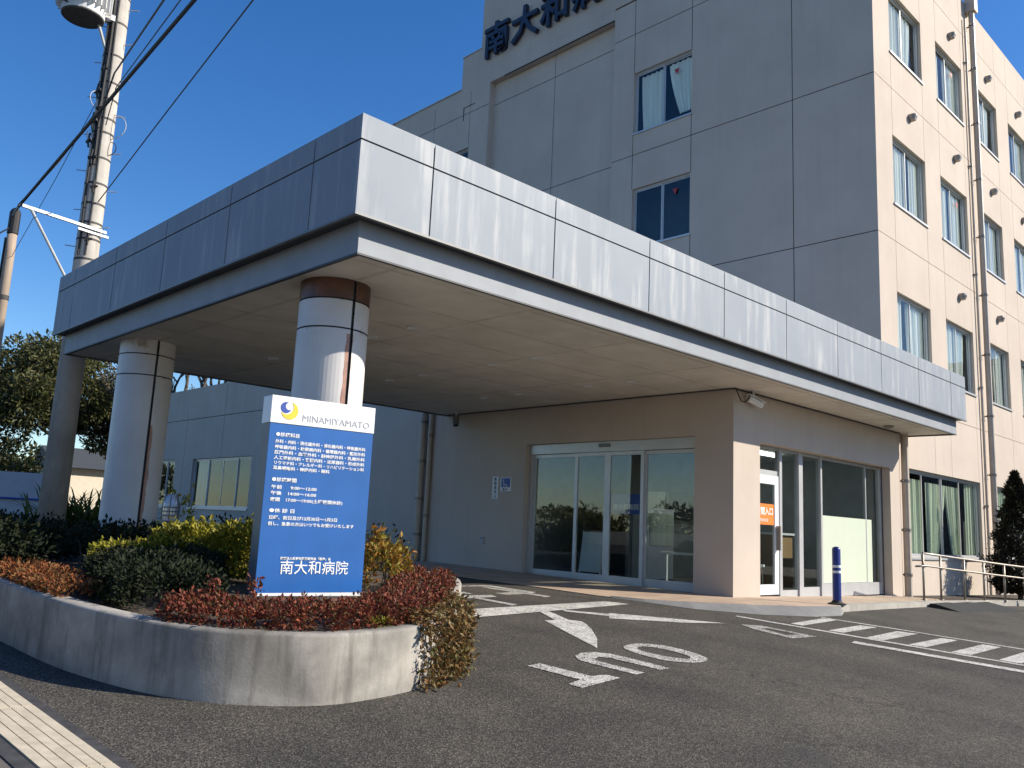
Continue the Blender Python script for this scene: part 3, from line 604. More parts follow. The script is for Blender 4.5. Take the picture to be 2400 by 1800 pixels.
# ------------------------------------------------------------------ entrance canopy on two columns
CX0, CX1, CY0, CY1, ZB, ZT, ZJ = 3.798, 18.629, 5.958, 14.081, 2.60, 3.494, 3.26
XS = [4.602, 6.264, 7.92, 9.557, 11.218, 12.857, 14.513, 16.168, 17.81]; YS = [6.725, 8.388, 10.06, 11.701, 13.339]
K = thing('entrance_canopy', 'flat grey metal canopy on two round columns over the entrance drive', 'canopy', (4.47, 7.25, -1.0))
fm = lambda mb, nm: mb.build(nm, [M['fascia'], M['groove']], K)
fm(wall_relief(CX0, CX1, ZB, ZT, [], XS, [ZJ], FY(CY0), .017, .013), 'fascia')
fm(wall_relief(-CY1, -CY0, ZB, ZT, [], [-y for y in YS], [ZJ], FX(CX0), .017, .013), 'fascia')
fm(wall_relief(-CX1, -CX0, ZB, ZT, [], [], [ZJ], lambda u, w, dp: (-u, CY1-dp if -u < 11.57 else 7.172, w), .022, .015), 'fascia') if False else None
mb = MB(); mb.add([(CX0, CY1, ZB), (11.56, CY1, ZB), (11.56, CY1, ZT), (CX0, CY1, ZT)], [(0, 1, 2, 3)][0:1]); mb.add([(CX1, CY0, ZB), (CX1, 7.172, ZB), (CX1, 7.172, ZT), (CX1, CY0, ZT)], [(0, 1, 2, 3)])
mb.build('fascia', M['fascia'], K)
mb = MB()   # pressed lip along the fascia's lower edge
mb.box(CX0-.004, CX1+.004, CY0-.006, CY0+.03, ZB-.022, ZB-.001); mb.box(CX0-.006, CX0+.03, CY0+.031, CY1, ZB-.022, ZB-.001)
mb.build('drip_edge', M['alu_dark'], K)
mb = MB(); mb.box(CX0+.004, 11.56, CY0+.004, CY1, ZT-.03, ZT+.006); mb.box(11.561, CX1-.004, CY0+.004, 7.03, ZT-.03, ZT+.006); mb.build('canopy_roof', M['band'], K)
IN = .15
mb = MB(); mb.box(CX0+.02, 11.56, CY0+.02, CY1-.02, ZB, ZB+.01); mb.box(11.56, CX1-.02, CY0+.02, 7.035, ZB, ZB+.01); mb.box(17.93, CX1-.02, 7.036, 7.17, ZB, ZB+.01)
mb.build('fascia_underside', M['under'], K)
mb = MB()
mb.box(CX0+IN, CX1-IN, CY0+IN, CY0+IN+.03, SOF-.012, ZB-.002); mb.box(CX0+IN, CX0+IN+.03, CY0+IN+.031, CY1-IN, SOF-.012, ZB-.002); mb.box(CX1-IN-.03, CX1-IN, CY0+IN+.031, 7.17, SOF-.012, ZB-.002); mb.box(CX0+IN+.031, 11.56, CY1-IN-.03, CY1-IN, SOF-.012, ZB-.002)
mb.build('lower_band', M['band'], K)
mb = MB()
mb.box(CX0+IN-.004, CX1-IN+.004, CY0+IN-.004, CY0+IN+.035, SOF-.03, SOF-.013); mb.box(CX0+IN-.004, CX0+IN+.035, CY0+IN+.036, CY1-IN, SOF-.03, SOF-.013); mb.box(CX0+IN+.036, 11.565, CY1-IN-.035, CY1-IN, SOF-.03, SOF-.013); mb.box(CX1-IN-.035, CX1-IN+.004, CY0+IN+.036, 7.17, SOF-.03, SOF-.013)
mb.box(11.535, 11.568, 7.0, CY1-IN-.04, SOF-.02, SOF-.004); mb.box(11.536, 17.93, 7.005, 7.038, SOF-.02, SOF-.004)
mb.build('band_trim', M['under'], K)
mb = MB(); mb.box(CX0+IN+.03, 11.566, CY0+IN+.03, CY1-IN-.03, SOF, SOF+.02); mb.box(11.566, CX1-IN-.03, CY0+IN+.03, 7.037, SOF, SOF+.02); mb.box(17.925, CX1-IN-.03, 7.038, 7.17, SOF, SOF+.02)
mb.build('soffit', M['soffit'], K)
for x in (6.05, 8.17, 10.28):
    for y in (8.03, 8.9, 10.5, 11.4):
        mb = MB(); mb.lathe((x, y, SOF), [(.085, -.001), (.085, -.012), (.062, -.012), (.058, .0), (.0, -.003)], 20); mb.build('downlight', M['white'], K)
for cx, cy, rad, mm in ((4.47, 7.25, .345, 'col1'), (4.47, 12.0, .36, 'col2')):
    n = 56; gr = {13}                        # the joint faces -Y
    zs = [-1.0, 1.822, 1.838, 2.108, 2.124, SOF-.002]; mb = MB()
    angs = []; a0 = -math.pi/2; hw = .016/rad
    angs = [a0-hw, a0+hw] + [a0+hw+(2*math.pi-2*hw)*i/n for i in range(1, n)]
    def R(i, j):
        if i == 0: return rad-.018
        return rad-.012 if j in (1, 3) else rad
    q = len(angs)
    for i in range(q):
        for j in range(5):
            r1 = R(i, j); a, b = angs[i], angs[(i+1) % q]
            mb.add([(cx+r1*math.cos(a), cy+r1*math.sin(a), zs[j]), (cx+r1*math.cos(b), cy+r1*math.sin(b), zs[j]), (cx+r1*math.cos(b), cy+r1*math.sin(b), zs[j+1]), (cx+r1*math.cos(a), cy+r1*math.sin(a), zs[j+1])], [(0, 1, 2, 3)], 1 if (i == 0 or j in (1, 3)) else 0)
    for z in (1.822, 1.838, 2.108, 2.124):
        for i in range(q):
            a, b = angs[i], angs[(i+1) % q]; mb.add([(cx+r*math.cos(t), cy+r*math.sin(t), z) for r, t in ((rad-.02, a), (rad-.02, b), (rad, b), (rad, a))], [(0, 1, 2, 3)], 1)
    # object origin on the column axis so the stain pattern follows it
    sh = MB(); sh.v = [(x-cx+K.location.x, y-cy+K.location.y, z+K.location.z) for x, y, z in mb.v]; sh.f = mb.f; sh.m = mb.m
    c = sh.build('column', [M[mm], M['groove']], K); c.location = (cx-K.location.x, cy-K.location.y, -K.location.z)
    for p in c.data.polygons: p.use_smooth = p.material_index == 0

# ------------------------------------------------------------------ planter
out = [(1.10, 14.2), (1.45, 9.0), (1.60, 7.6), (1.73, 6.63), (1.84, 5.83), (2.02, 5.25), (2.20, 4.92), (2.46, 4.66), (2.88, 4.47), (3.25, 4.47), (3.60, 4.54), (3.95, 4.68), (4.30, 4.94), (4.62, 5.30), (5.2, 5.95), (5.74, 6.56), (5.98, 7.05), (6.05, 8), (6.05, 14.2)]
def resample(p, n=5):
    o = []
    for i in range(len(p)-1):
        p0, p1, p2, p3 = (Vector((*p[min(max(i+j-1, 0), len(p)-1)], 0)) for j in range(4))
        for t in range(n):
            t /= n; q = .5*((2*p1)+(-p0+p2)*t+(2*p0-5*p1+4*p2-p3)*t*t+(-p0+3*p1-3*p2+p3)*t**3); o.append(q)
    o.append(Vector((*p[-1], 0))); return o
OUT = resample(out)
def ptop(y): return -.66+.065*(min(max(y, 3.5), 7.0)-4.47)
nrm = []
for i in range(len(OUT)):
    t = (OUT[min(i+1, len(OUT)-1)]-OUT[max(i-1, 0)]).normalized(); nrm.append(Vector((-t.y, t.x, 0)))   # towards the inside
mb = MB(); rows = []
for p, n_ in zip(OUT, nrm):
    zt = ptop(p.y); zb = g(p.x, p.y)-.1
    prof = [(0, zb), (0, zt-.022), (.006, zt-.008), (.022, zt), (.128, zt), (.145, zt-.01), (.15, zt-.03), (.15, zt-.25)]
    rows.append([(p.x+n_.x*o, p.y+n_.y*o, z) for o, z in prof])
for R in rows: mb.v += R
k = 8
for i in range(len(rows)-1):
    for j in range(k-1): mb.f.append((i*k+j, (i+1)*k+j, (i+1)*k+j+1, i*k+j+1)); mb.m.append(0)
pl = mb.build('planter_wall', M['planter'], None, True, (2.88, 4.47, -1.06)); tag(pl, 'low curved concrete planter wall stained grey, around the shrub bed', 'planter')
inner = [(p.x+n_.x*.145, p.y+n_.y*.145) for p, n_ in zip(OUT, nrm)]
mb = MB(); mb.v = [(x, y, gsoil(x, y)) for x, y in inner]; cxx = [(3.7, y) for x, y in inner]
mb.v += [(3.6 if y > 5.2 else 3.2, max(y, 5.0), gsoil(3.6, max(y, 5))) for x, y in inner]; n = len(inner)
mb.f = [(i, i+1, n+i+1, n+i) for i in range(n-1)]; mb.m = [0]*(n-1)
structure(mb.build('soil', M['soil']))

# ------------------------------------------------------------------ shrubs
PXY = [(p.x+n_.x*.04, p.y+n_.y*.04) for p, n_ in zip(OUT, nrm)]
def in_planter(x, y):
    c = False; j = len(PXY)-1
    for i in range(len(PXY)):
        a, b = PXY[i], PXY[j]
        if (a[1] > y) != (b[1] > y) and x < (b[0]-a[0])*(y-a[1])/(b[1]-a[1])+a[0]: c = not c
        j = i
    return c
def blob_pts(n, path, w, h, base, flat_=.6, lump=.12, seed=0, taper=0):
    """points in a rounded hedge along a path of (x, y)"""
    rs = np.random.default_rng(seed); P = np.array(path); seg = np.linalg.norm(np.diff(P, axis=0), axis=1); cum = np.concatenate([[0], np.cumsum(seg)])
    t = rs.uniform(-.5*w*.5, cum[-1]+.5*w*.5, n); tc = np.clip(t, 0, cum[-1]); ix = np.clip(np.searchsorted(cum, tc)-1, 0, len(seg)-1); f = (tc-cum[ix])/seg[ix]
    c = P[ix]+(P[ix+1]-P[ix])*f[:, None]; dr = (P[ix+1]-P[ix])/seg[ix][:, None]; nn = np.stack([-dr[:, 1], dr[:, 0]], 1)
    over = t-tc
    th = rs.uniform(-.25, math.pi+.25, n); rad = 1-rs.uniform(0, 1, n)**2.2*.55
    e = .55
    cx_ = np.sign(np.cos(th))*np.abs(np.cos(th))**e; sz = np.sign(np.sin(th))*np.abs(np.sin(th))**e
    lum = 1+lump*np.sin(t*9+seed)+lump*np.sin(t*23+1.3*seed)*.6+lump*np.sin(t*41+th*6+seed)*.8+rs.normal(0, .06, n)+(rs.uniform(0, 1, n) > .96)*rs.uniform(0, .22, n)
    endk = np.sqrt(np.clip(1-(over/(w*.5))**2, .05, 1))
    off = cx_*w*.5*rad*endk*lum; zz = h*(.12+.88*np.clip(sz, -.1, 1)*rad*lum)*(.6+.4*endk)*(1-taper*np.clip(1-1.6*tc/cum[-1], 0, 1))
    x = c[:, 0]+nn[:, 0]*off+dr[:, 0]*over; y = c[:, 1]+nn[:, 1]*off+dr[:, 1]*over
    b = np.array([base(a, q) for a, q in zip(x, y)])
    if base is gsoil:
        keep = np.array([in_planter(a, q) for a, q in zip(x, y)]); x, y, b, zz, c = x[keep], y[keep], b[keep], np.maximum(zz[keep], .05), c[keep]
    P3 = np.stack([x, y, b+zz], 1); C3 = np.stack([c[:, 0], c[:, 1], b+h*.35], 1); o = P3-C3; o /= np.linalg.norm(o, axis=1)[:, None]+1e-6
    return P3, o
def hedge(name, label, cat, path, w, h, n, size, m, seed=0, base=gsoil, aspect=.5, shoots=(), lump=.12, group=None, taper=0):
    c = path[len(path)//2]; r = thing(name, label, cat, (c[0], c[1], base(*c)), group)
    P3, o = blob_pts(n, path, w, h, base, seed=seed, lump=lump, taper=taper); mb = MB(); leaves(mb, P3, size, aspect, .35, out=o)
    for (x, y, hh) in shoots:
        q = np.stack([RNG.normal(x, .025, 90), RNG.normal(y, .025, 90), base(x, y)+h*.8+RNG.uniform(0, hh, 90)], 1); leaves(mb, q, size*1.1, aspect, .6)
    mb.build('foliage', M[m], r)
    rs = random.Random(seed)
    for _ in range(5 if h > .1 else 0):
        i = rs.randrange(len(path)-1); f = rs.random(); x = path[i][0]+(path[i+1][0]-path[i][0])*f; y = path[i][1]+(path[i+1][1]-path[i][1])*f
        z = base(x, y)-.03; st = MB(); top = Vector((x+rs.uniform(-.05, .05), y+rs.uniform(-.05, .05), z+h*.8)); st.tube([(x, y, z), ((x+top.x)/2+.02, (y+top.y)/2, z+h*.4), top], [.012, .009, .003], 6)
        st.build('stem', M['bark'], r)
    return r
hedge('clipped_hedge', 'low clipped dark red hedge along the front of the planter below the blue sign', 'hedge', [(2.37, 5.20), (2.50, 5.02), (2.68, 4.89), (2.95, 4.80), (3.35, 4.80), (3.75, 4.95), (4.2, 5.32), (4.75, 5.95), (5.2, 6.4)], .44, .165, 21000, .027, 'leaf_red', 1, shoots=((2.50, 5.16, .15), (2.72, 5.06, .16)), lump=.06)
hedge('low_shrub', 'small russet red shrub on the left planter edge, sunlit', 'shrub', [(2.0, 6.1), (1.98, 6.7), (2.0, 7.4)], .42, .115, 6500, .026, 'leaf_rust', 2, lump=.1)
hedge('rounded_shrub', 'yellow green rounded shrub lit by the sun left of the blue sign', 'shrub', [(2.95, 7.95), (3.25, 7.6), (3.5, 7.3), (3.7, 7.05)], .55, .42, 14000, .045, 'leaf_yellow', 3, lump=.15, taper=.5)
hedge('dark_hedge', 'low near-black hedge added as the shaded front of the yellow green shrub, left of the sign', 'hedge', [(2.45, 5.75), (2.5, 6.1), (2.6, 6.6), (2.85, 6.95), (3.05, 6.75)], .72, .25, 17000, .034, 'leaf_dark', 13, lump=.06, group='dark hedges in the planter')  # added hedge; its near-black leaves stand in for shade on the shrub's front
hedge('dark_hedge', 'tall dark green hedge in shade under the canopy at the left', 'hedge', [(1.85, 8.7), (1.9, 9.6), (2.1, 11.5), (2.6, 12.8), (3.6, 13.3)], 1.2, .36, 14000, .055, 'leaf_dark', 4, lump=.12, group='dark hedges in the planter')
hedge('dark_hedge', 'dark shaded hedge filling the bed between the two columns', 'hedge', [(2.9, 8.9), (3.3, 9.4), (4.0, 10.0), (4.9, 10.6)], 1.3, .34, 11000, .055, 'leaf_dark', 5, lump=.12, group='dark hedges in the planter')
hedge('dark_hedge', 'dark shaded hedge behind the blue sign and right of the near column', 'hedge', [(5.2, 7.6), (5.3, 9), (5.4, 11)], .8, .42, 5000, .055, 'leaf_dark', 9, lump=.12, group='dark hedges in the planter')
hedge('nandina_shrub', 'orange and yellow leaved shrub right behind the blue sign', 'shrub', [(4.55, 6.30), (4.75, 6.42)], .36, .36, 900, .05, 'leaf_orange', 6, shoots=((4.5, 6.3, .25), (4.72, 6.45, .1)))
hedge('small_shrub', 'loose leafy yellow green shrub close behind the garden lamp', 'shrub', [(3.95, 9.25), (4.05, 9.4)], .26, .60, 420, .05, 'leaf_yellow', 7, lump=.2)
# withered creeper over the planter's rounded corner
r = thing('creeper', 'withered brown and green creeper hanging over the rounded planter corner', 'creeper', (4.3, 4.94, -1.02)); mb = MB()
N_ = 6500; A_, B_ = [], []
idx = [i for i, p in enumerate(OUT) if 3.62 < p.x < 5.0 and p.y < 5.8]
for _ in range(N_):
    t = RNG.uniform(0, 1)**.9*(len(idx)-1); i = idx[int(t)]; p, n_ = OUT[i], nrm[i]; zt = ptop(p.y); zb = g(p.x, p.y)
    f = (idx[int(t)]-idx[0])/len(idx); dens = .3+.7*min(1, f*3)
    s = RNG.uniform(0, 1)
    if s < .3: o = RNG.uniform(.0, .35); z = zt+RNG.uniform(0, .09); A_.append((p.x+n_.x*o, p.y+n_.y*o, z))
    else:
        w = RNG.uniform(0, 1)
        if RNG.uniform() > dens and .15 < w < .85: continue
        o = -abs(RNG.normal(.015, .055))*(1-.3*w)-(.07 if w > .85 else 0)*RNG.uniform(); A_.append((p.x+n_.x*o, p.y+n_.y*o, zt+(zb-zt)*w+.02))
    B_.append((-n_.x, -n_.y, -.2))
A_ = A_[:len(B_)] if len(A_) > len(B_) else A_
leaves(mb, np.array(A_), .038, .55, -.3, out=np.array(B_[:len(A_)])*.7); mb.build('foliage', M['leaf_ivy'], r)
for i in idx[::6]:
    p, n_ = OUT[i], nrm[i]; zt = ptop(p.y); MB().tube([(p.x+n_.x*.2, p.y+n_.y*.2, zt), (p.x-n_.x*.006, p.y-n_.y*.006, zt), (p.x-n_.x*.01+.03, p.y-n_.y*.01+.03, zt-.2), (p.x-n_.x*.01, p.y-n_.y*.01, g(p.x, p.y))], .005, 5).build('stem', M['bark'], r)
# leaf litter tufts on the planter lip
hedge('moss_tuft', 'small yellow green moss tuft on the planter lip under the red hedge', 'plant', [(3.3, 4.63), (3.46, 4.655)], .06, .04, 260, .018, 'leaf_yellow', 8, base=lambda x, y: ptop(y))

# ------------------------------------------------------------------ hospital sign in the planter
S0 = Vector((3.304, 6.165, -.60)); S1 = Vector((4.21, 6.05, 0)); xd = Vector((S1.x-S0.x, S1.y-S0.y, 0)).normalized(); SW = (Vector((S1.x, S1.y))-Vector((S0.x, S0.y))).length
nd = Vector((xd.y, -xd.x, 0)); TOPZ = .965; ZM = .745; TH = .17
S = thing('information_sign', 'upright blue and white hospital information sign standing in the planter', 'sign', (S0.x, S0.y, -.66))
def sbox(mb, u0, u1, z0, z1, f, b, mi=0):   # f: front offset (towards viewer), b: back offset
    c = S0+xd*(u0+u1)/2+nd*(f+b)/2; mb.obox((c.x, c.y, (z0+z1)/2), xd*(u1-u0)/2, nd*(f-b)/2, Vector((0, 0, (z1-z0)/2)), mi)
mb = MB(); sbox(mb, 0, SW, -.575, ZM-.002, 0, -.004); bev(mb.build('blue_panel', M['blue'], S), .002)
mb = MB(); sbox(mb, .002, SW-.002, -.575, ZM-.002, -.0045, -TH); mb.build('sign_body', M['silver'], S)
mb = MB(); sbox(mb, -.004, SW+.004, ZM, TOPZ, .006, -TH-.006); bev(mb.build('white_header', M['signwhite'], S), .004)
mb = MB(); sbox(mb, .01, SW-.01, -.63, -.5755, .004, -TH); mb.build('sign_plinth', M['white'], S)
mb = MB(); H = TOPZ+.6
def sl_(body, u, v, size, bold=0, width=None):
    bold *= .25
    o = S0+xd*(u*SW)+nd*.0022; text(mb, body, size, (o.x, o.y, TOPZ-v*H), xd, Vector((0, 0, 1)), bold, .0015, 0, width*SW if width else None)
for body, u, v, sz, w in (('●診療科目', .06, .205, .034, .215), ('外科・内科・消化器外科・消化器内科・呼吸器外科', .06, .240, .030, .87), ('呼吸器内科・糖尿病内科・循環器内科・整形外科', .06, .268, .030, .87),
        ('肛門外科・血管外科・脳神経外科・乳腺外科', .06, .295, .030, .87), ('人工透析内科・腎臓内科・泌尿器科・形成外科', .06, .322, .030, .87), ('リウマチ科・アレルギー科・リハビリテーション科', .06, .348, .029, .87), ('耳鼻咽喉科・神経内科・眼科', .06, .374, .030, .53),
        ('●診療時間', .06, .433, .034, .225), ('午前　  9:00〜12:00', .06, .470, .031, .42), ('午後　14:00〜16:00', .06, .500, .031, .42), ('夜間　17:00〜19:00(土曜夜間休診)', .06, .532, .031, .68),
        ('●休 診 日', .06, .588, .034, .23), ('日曜、祝日及び12月30日〜1月3日', .06, .622, .031, .64), ('但し、急患の方はいつでもお受けいたします', .06, .652, .030, .81),
        ('医療法人新都市医療研究会「君津」会', .20, .820, .022, .47)): sl_(body, u, v, sz*1.06, .0022, w)
sl_('南大和病院', .20, .886, .115, .0012, .645)
mb.build('lettering', M['txt'], S)
mb = MB(); o = S0+xd*(.285*SW)+nd*.0082; text(mb, 'MINAMIYAMATO', .078, (o.x, o.y, ZM+.035), xd, Vector((0, 0, 1)), -.0004, .001, 0, .665*SW)
o = S0+xd*(.285*SW)+nd*.0142; text(mb, 'Medical Corporation Hospital', .026, (o.x, o.y, ZM+.118), xd, Vector((0, 0, 1)), -.0006, .001, 0, .40*SW) if False else None
mb.build('header_lettering', M['greytext'], S)
def crescent(c, R, cut, rc, m, nm):
    mb = MB(); n = 48; pts = []
    def inside(p): return (Vector(p)-Vector(cut)).length < rc
    outer = [(R*math.cos(2*math.pi*i/n), R*math.sin(2*math.pi*i/n)) for i in range(n)]
    k0 = next(i for i in range(n) if inside(outer[i-1]) and not inside(outer[i])); arc = []
    for i in range(n):
        p = outer[(k0+i) % n]
        if inside(p): break
        arc.append(p)
    a1 = math.atan2(arc[-1][1]-cut[1], arc[-1][0]-cut[0]); a0 = math.atan2(arc[0][1]-cut[1], arc[0][0]-cut[0])
    while a0 > a1: a0 -= 2*math.pi
    m_ = len(arc); inn = [(cut[0]+rc*math.cos(a0+(a1-a0)*i/(m_-1)), cut[1]+rc*math.sin(a0+(a1-a0)*i/(m_-1))) for i in range(m_)]
    P = lambda p, q: S0+xd*(c[0]*SW+p[0])+nd*q+Vector((0, 0, c[1]+.6+p[1]))
    for i in range(m_-1): mb.add([P(arc[i], 0.0085), P(arc[i+1], 0.0085), P(inn[i+1], 0.0085), P(inn[i], 0.0085)], [(0, 1, 2, 3)])
    mb.build(nm, M[m], S)
crescent((.165, ZM+.108), .072, (-.028, .028), .060, 'yellow', 'logo_crescent')
crescent((.130, ZM+.130), .045, (.026, .012), .030, 'navy', 'logo_crescent')

# ------------------------------------------------------------------ small things by the entrance
# blue bollard
bx, by = 12.556, 5.897; bz = ga(bx, by); t = thing('bollard', 'dark blue bollard with two white bands on the kerb end', 'bollard', (bx, by, bz))
MB().lathe((bx, by, bz), [(.062, .03), (.060, .80), (.055, .825), (.03, .84), (0, .845)], 20).build('post', M['bollard'], t, True)
mb = MB(); [mb.lathe((bx, by, bz+z), [(.0625, 0), (.0635, .002), (.0635, .034), (.0625, .036)], 20) for z in (.535, .455)]; mb.build('reflective_band', M['reflect'], t)
mb = MB(); mb.lathe((bx, by, bz), [(.0, 0), (.13, 0), (.13, .018), (.085, .03), (.064, .06)], 20); mb.build('base_plate', M['black'], t)
# handrail
t = thing('handrail', 'steel handrail with two rails along the kerb below the ground floor window', 'handrail', (18.6, 6.1, -1.0))
px = [(17.02, 6.31), (17.72, 6.25), (18.55, 6.10), (19.25, 5.96), (20.0, 5.80), (20.7, 5.62), (21.5, 5.45), (22.4, 5.25)]
tz = [-.09-.058*(x-17.02) for x, y in px]
mb = MB(); mb.tube([(px[0][0], px[0][1], -.36)]+[(px[0][0]-.02, px[0][1]+.005, -.13), (px[0][0], px[0][1], tz[0])] + [(x, y, z) for (x, y), z in zip(px[1:], tz[1:])], .022, 10); mb.build('top_rail', M['steel'], t, True)
mb = MB(); mb.tube([(px[0][0]-.3, px[0][1]+.02, -.34)]+[(x, y-.05, z-.235) for (x, y), z in zip(px, tz)], .019, 10)
for (x, y), z in zip(px, tz): mb.tube([(x, y, z-.26), (x, y-.05, z-.26), (x, y-.05, z-.24)], .008, 6)
mb.build('lower_rail', M['steel'], t, True)
for (x, y), z in zip(px, tz):
    mb = MB(); mb.tube([(x, y, ga(x, y)-.02), (x, y, z)], .021, 10); mb.lathe((x, y, ga(x, y)), [(.05, 0), (.05, .01), (.021, .012)], 12); mb.build('post', M['steel'], t, True)
# wall signs and fittings
def wall_plate(name, label, cat, y0, y1, z0, z1, m='white', th=.012):
    t = thing(name, label, cat, (11.57, (y0+y1)/2, z0)); bev(MB().box(11.57-th, 11.569, y0, y1, z0, z1).build('plate', M[m], t), .003); return t
t = wall_plate('wheelchair_sign', 'small wheelchair symbol sign on the wall left of the entrance doors', 'sign', 11.90, 12.19, .715, .98)
MB().box(11.554, 11.558, 11.925, 12.165, .79, .965).build('symbol_field', M['navy'], t)
mb = MB(); wy = 12.05; W_ = lambda a, b: (11.551, wy-a, .865+b)
mb.tube([W_(-.045, .035), W_(-.03, -.02), W_(.035, -.025), W_(.055, -.06), W_(.07, -.058)], .009, 6); mb.lathe((11.551, wy+.05, .865+.06), [(0, -.016), (.014, -.01), (.016, 0), (.014, .01), (0, .016)], 10)
arc = [W_(.0+.042*math.cos(a), -.035+.042*math.sin(a)) for a in np.linspace(2.4, 5.9, 12)]; mb.tube(arc, .006, 6); mb.build('wheelchair_symbol', M['txt'], t)
mb = MB(); text(mb, '車いす', .05, (11.555, 12.13, .73), (0, -1, 0), (0, 0, 1), .001, .001); mb.build('lettering', M['letter'], t)
t = wall_plate('vertical_sign', 'narrow white vertical notice beside the wheelchair sign', 'sign', 12.255, 12.42, .57, 1.0); mb = MB()
for k, ch in enumerate('夜間通用口'): text(mb, ch, .075, (11.556, 12.375, .92-.082*k), (0, -1, 0), (0, 0, 1), .001, .001)
mb.build('lettering', M['letter'], t)
t = wall_plate('intercom', 'small grey intercom box low on the wall left of the doors', 'intercom', 12.59, 12.69, -.31, -.17, 'housegrey', .03); MB().box(11.536, 11.540, 12.61, 12.67, -.22, -.19).build('speaker_grille', M['alu_dark'], t)
downpipe(11.47, 14.62, -.85, 2.55, .075, [-.2, .55, 1.35, 2.2], 'x'); downpipe(11.50, 14.40, -.85, 2.55, .045, [.2, 1.9], 'x')
def camera_box(name, label, loc, dirv, m='white', L_=.30, rad=.05):
    t = thing(name, label, 'camera', loc, 'security cameras under the soffit'); p = Vector(loc); dv = Vector(dirv).normalized(); q = p+Vector((0, 0, -.16))
    mb = MB(); mb.tube([p, p+Vector((0, 0, -.05)), q], .016, 8); mb.lathe((p.x, p.y, p.z), [(.05, -.001), (.05, -.02), (.016, -.024)], 14); mb.build('bracket', M['white'], t)
    MB().tube([q-dv*L_*.4, q+dv*L_*.6], rad, 14).build('housing', M[m], t); MB().tube([q+dv*(L_*.6+.001), q+dv*(L_*.6+.008)], rad*.8, 14).build('lens', M['black'], t)
    s = dv.cross(Vector((0, 0, 1))).normalized(); MB().obox(q+dv*.05+Vector((0, 0, rad+.008)), dv*L_*.62, s*rad*1.05, Vector((0, 0, .004))).build('sun_shield', M[m], t); return t
camera_box('security_camera', 'white bullet security camera under the soffit above the entrance pillar', (11.98, 6.93, SOF-.001), (1, -.25, -.28))
camera_box('security_camera', 'dark security camera at the soffit corner left of the doors', (11.35, 13.40, SOF-.001), (-.2, -.3, -1), 'alu_dark', .2, .06)
mb = MB(); t = thing('cable', 'loose black cable looped at the soffit beside the white camera', 'cable', (11.62, 6.98, 2.3)); mb.tube([(11.56, 6.99, 2.31), (11.60, 6.97, 2.20), (11.66, 6.96, 2.12), (11.74, 6.95, 2.11), (11.82, 6.94, 2.17), (11.92, 6.93, 2.30)], .010, 6); mb.build('cord', M['wire'], t)
t = thing('ceiling_detector', 'small round detector on the soffit at the right end of the canopy', 'detector', (16.78, 6.78, SOF)); MB().lathe((16.78, 6.78, SOF), [(.10, -.001), (.10, -.02), (.06, -.045), (0, -.05)], 18).build('detector_body', M['hood'], t)
t = thing('door_notice', 'orange night entrance notice on the glass of the side door', 'notice', (12.85, 7.248, .26)); MB().box(12.56, 13.16, 7.245, 7.2485, .26, .60).build('sheet', M['orange'], t)
mb = MB(); text(mb, '夜間入口', .135, (12.60, 7.243, .43), (1, 0, 0), (0, 0, 1), .002, .001); text(mb, 'ENTRANCE', .07, (12.62, 7.243, .31), (1, 0, 0), (0, 0, 1), .0, .001); mb.build('lettering', M['txt'], t)
# things in the lobby
t = thing('reception_counter', 'light wood reception counter inside behind the glass front', 'counter', (15.2, 8.7, -.87)); MB().box(14.9, 15.6, 8.2, 9.6, -.87, .12).build('counter_body', M['wood'], t); MB().box(14.85, 15.65, 8.15, 9.65, .12, .16).build('counter_top', M['white'], t)
t = thing('lobby_monitor', 'dark wall monitor inside above the reception counter', 'monitor', (16.2, 10.9, .3)); MB().box(15.4, 17.0, 10.94, 10.995, .35, 1.25).build('screen', M['letter'], t); MB().box(15.36, 17.04, 10.955, 10.998, .31, 1.29).build('bezel', M['alu_dark'], t)
t = thing('brochure_rack', 'white brochure rack against the back wall of the lobby', 'rack', (14.5, 10.7, -.87)); MB().box(14.2, 15.1, 10.6, 10.98, -.87, .55).build('rack_body', M['white'], t); MB().box(14.25, 15.05, 10.57, 10.598, -.2, .45).build('brochures', M['curtain_green'], t)
t = thing('door_poster', 'blue poster with white hospital name on the automatic door glass', 'poster', (11.724, 9.2, .34)); MB().box(11.722, 11.7265, 8.90, 9.545, .34, .68).build('sheet', M['navy'], t)
mb = MB(); text(mb, '南大和病院', .11, (11.720, 9.50, .42), (0, -1, 0), (0, 0, 1), .001, .001, 0, .56); mb.build('lettering', M['txt'], t)
def chair(x, y, rz, label):
    t = thing('waiting_chair', label, 'chair', (x, y, -.872), 'waiting chairs in the lobby'); c, s = math.cos(rz), math.sin(rz)
    L_ = lambda a, b, z: (x+a*c-b*s, y+a*s+b*c, -.872+z)
    MB().obox(L_(0, 0, .44), Vector((c, s, 0))*.22, Vector((-s, c, 0))*.22, (0, 0, .02)).build('seat', M['white'], t)
    MB().obox(L_(0, .21, .68), Vector((c, s, 0))*.21, Vector((-s, c, .15))*.015, Vector((0, 0, .17))).build('backrest', M['white'], t)
    for a, b in ((-.19, -.19), (.19, -.19), (-.19, .2), (.19, .2)): MB().tube([L_(a, b, 0), L_(a*.9, b*.9, .425)], .012, 8).build('leg', M['steel'], t)
chair(13.62, 7.95, .4, 'white metal waiting chair inside, seen through the narrow pane'); chair(13.1, 8.3, .2, 'white metal waiting chair inside, behind the side door glass')
t = thing('notice_stand', 'white folding notice stand inside the left automatic door', 'stand', (12.3, 10.5, -.872)); mb = MB()
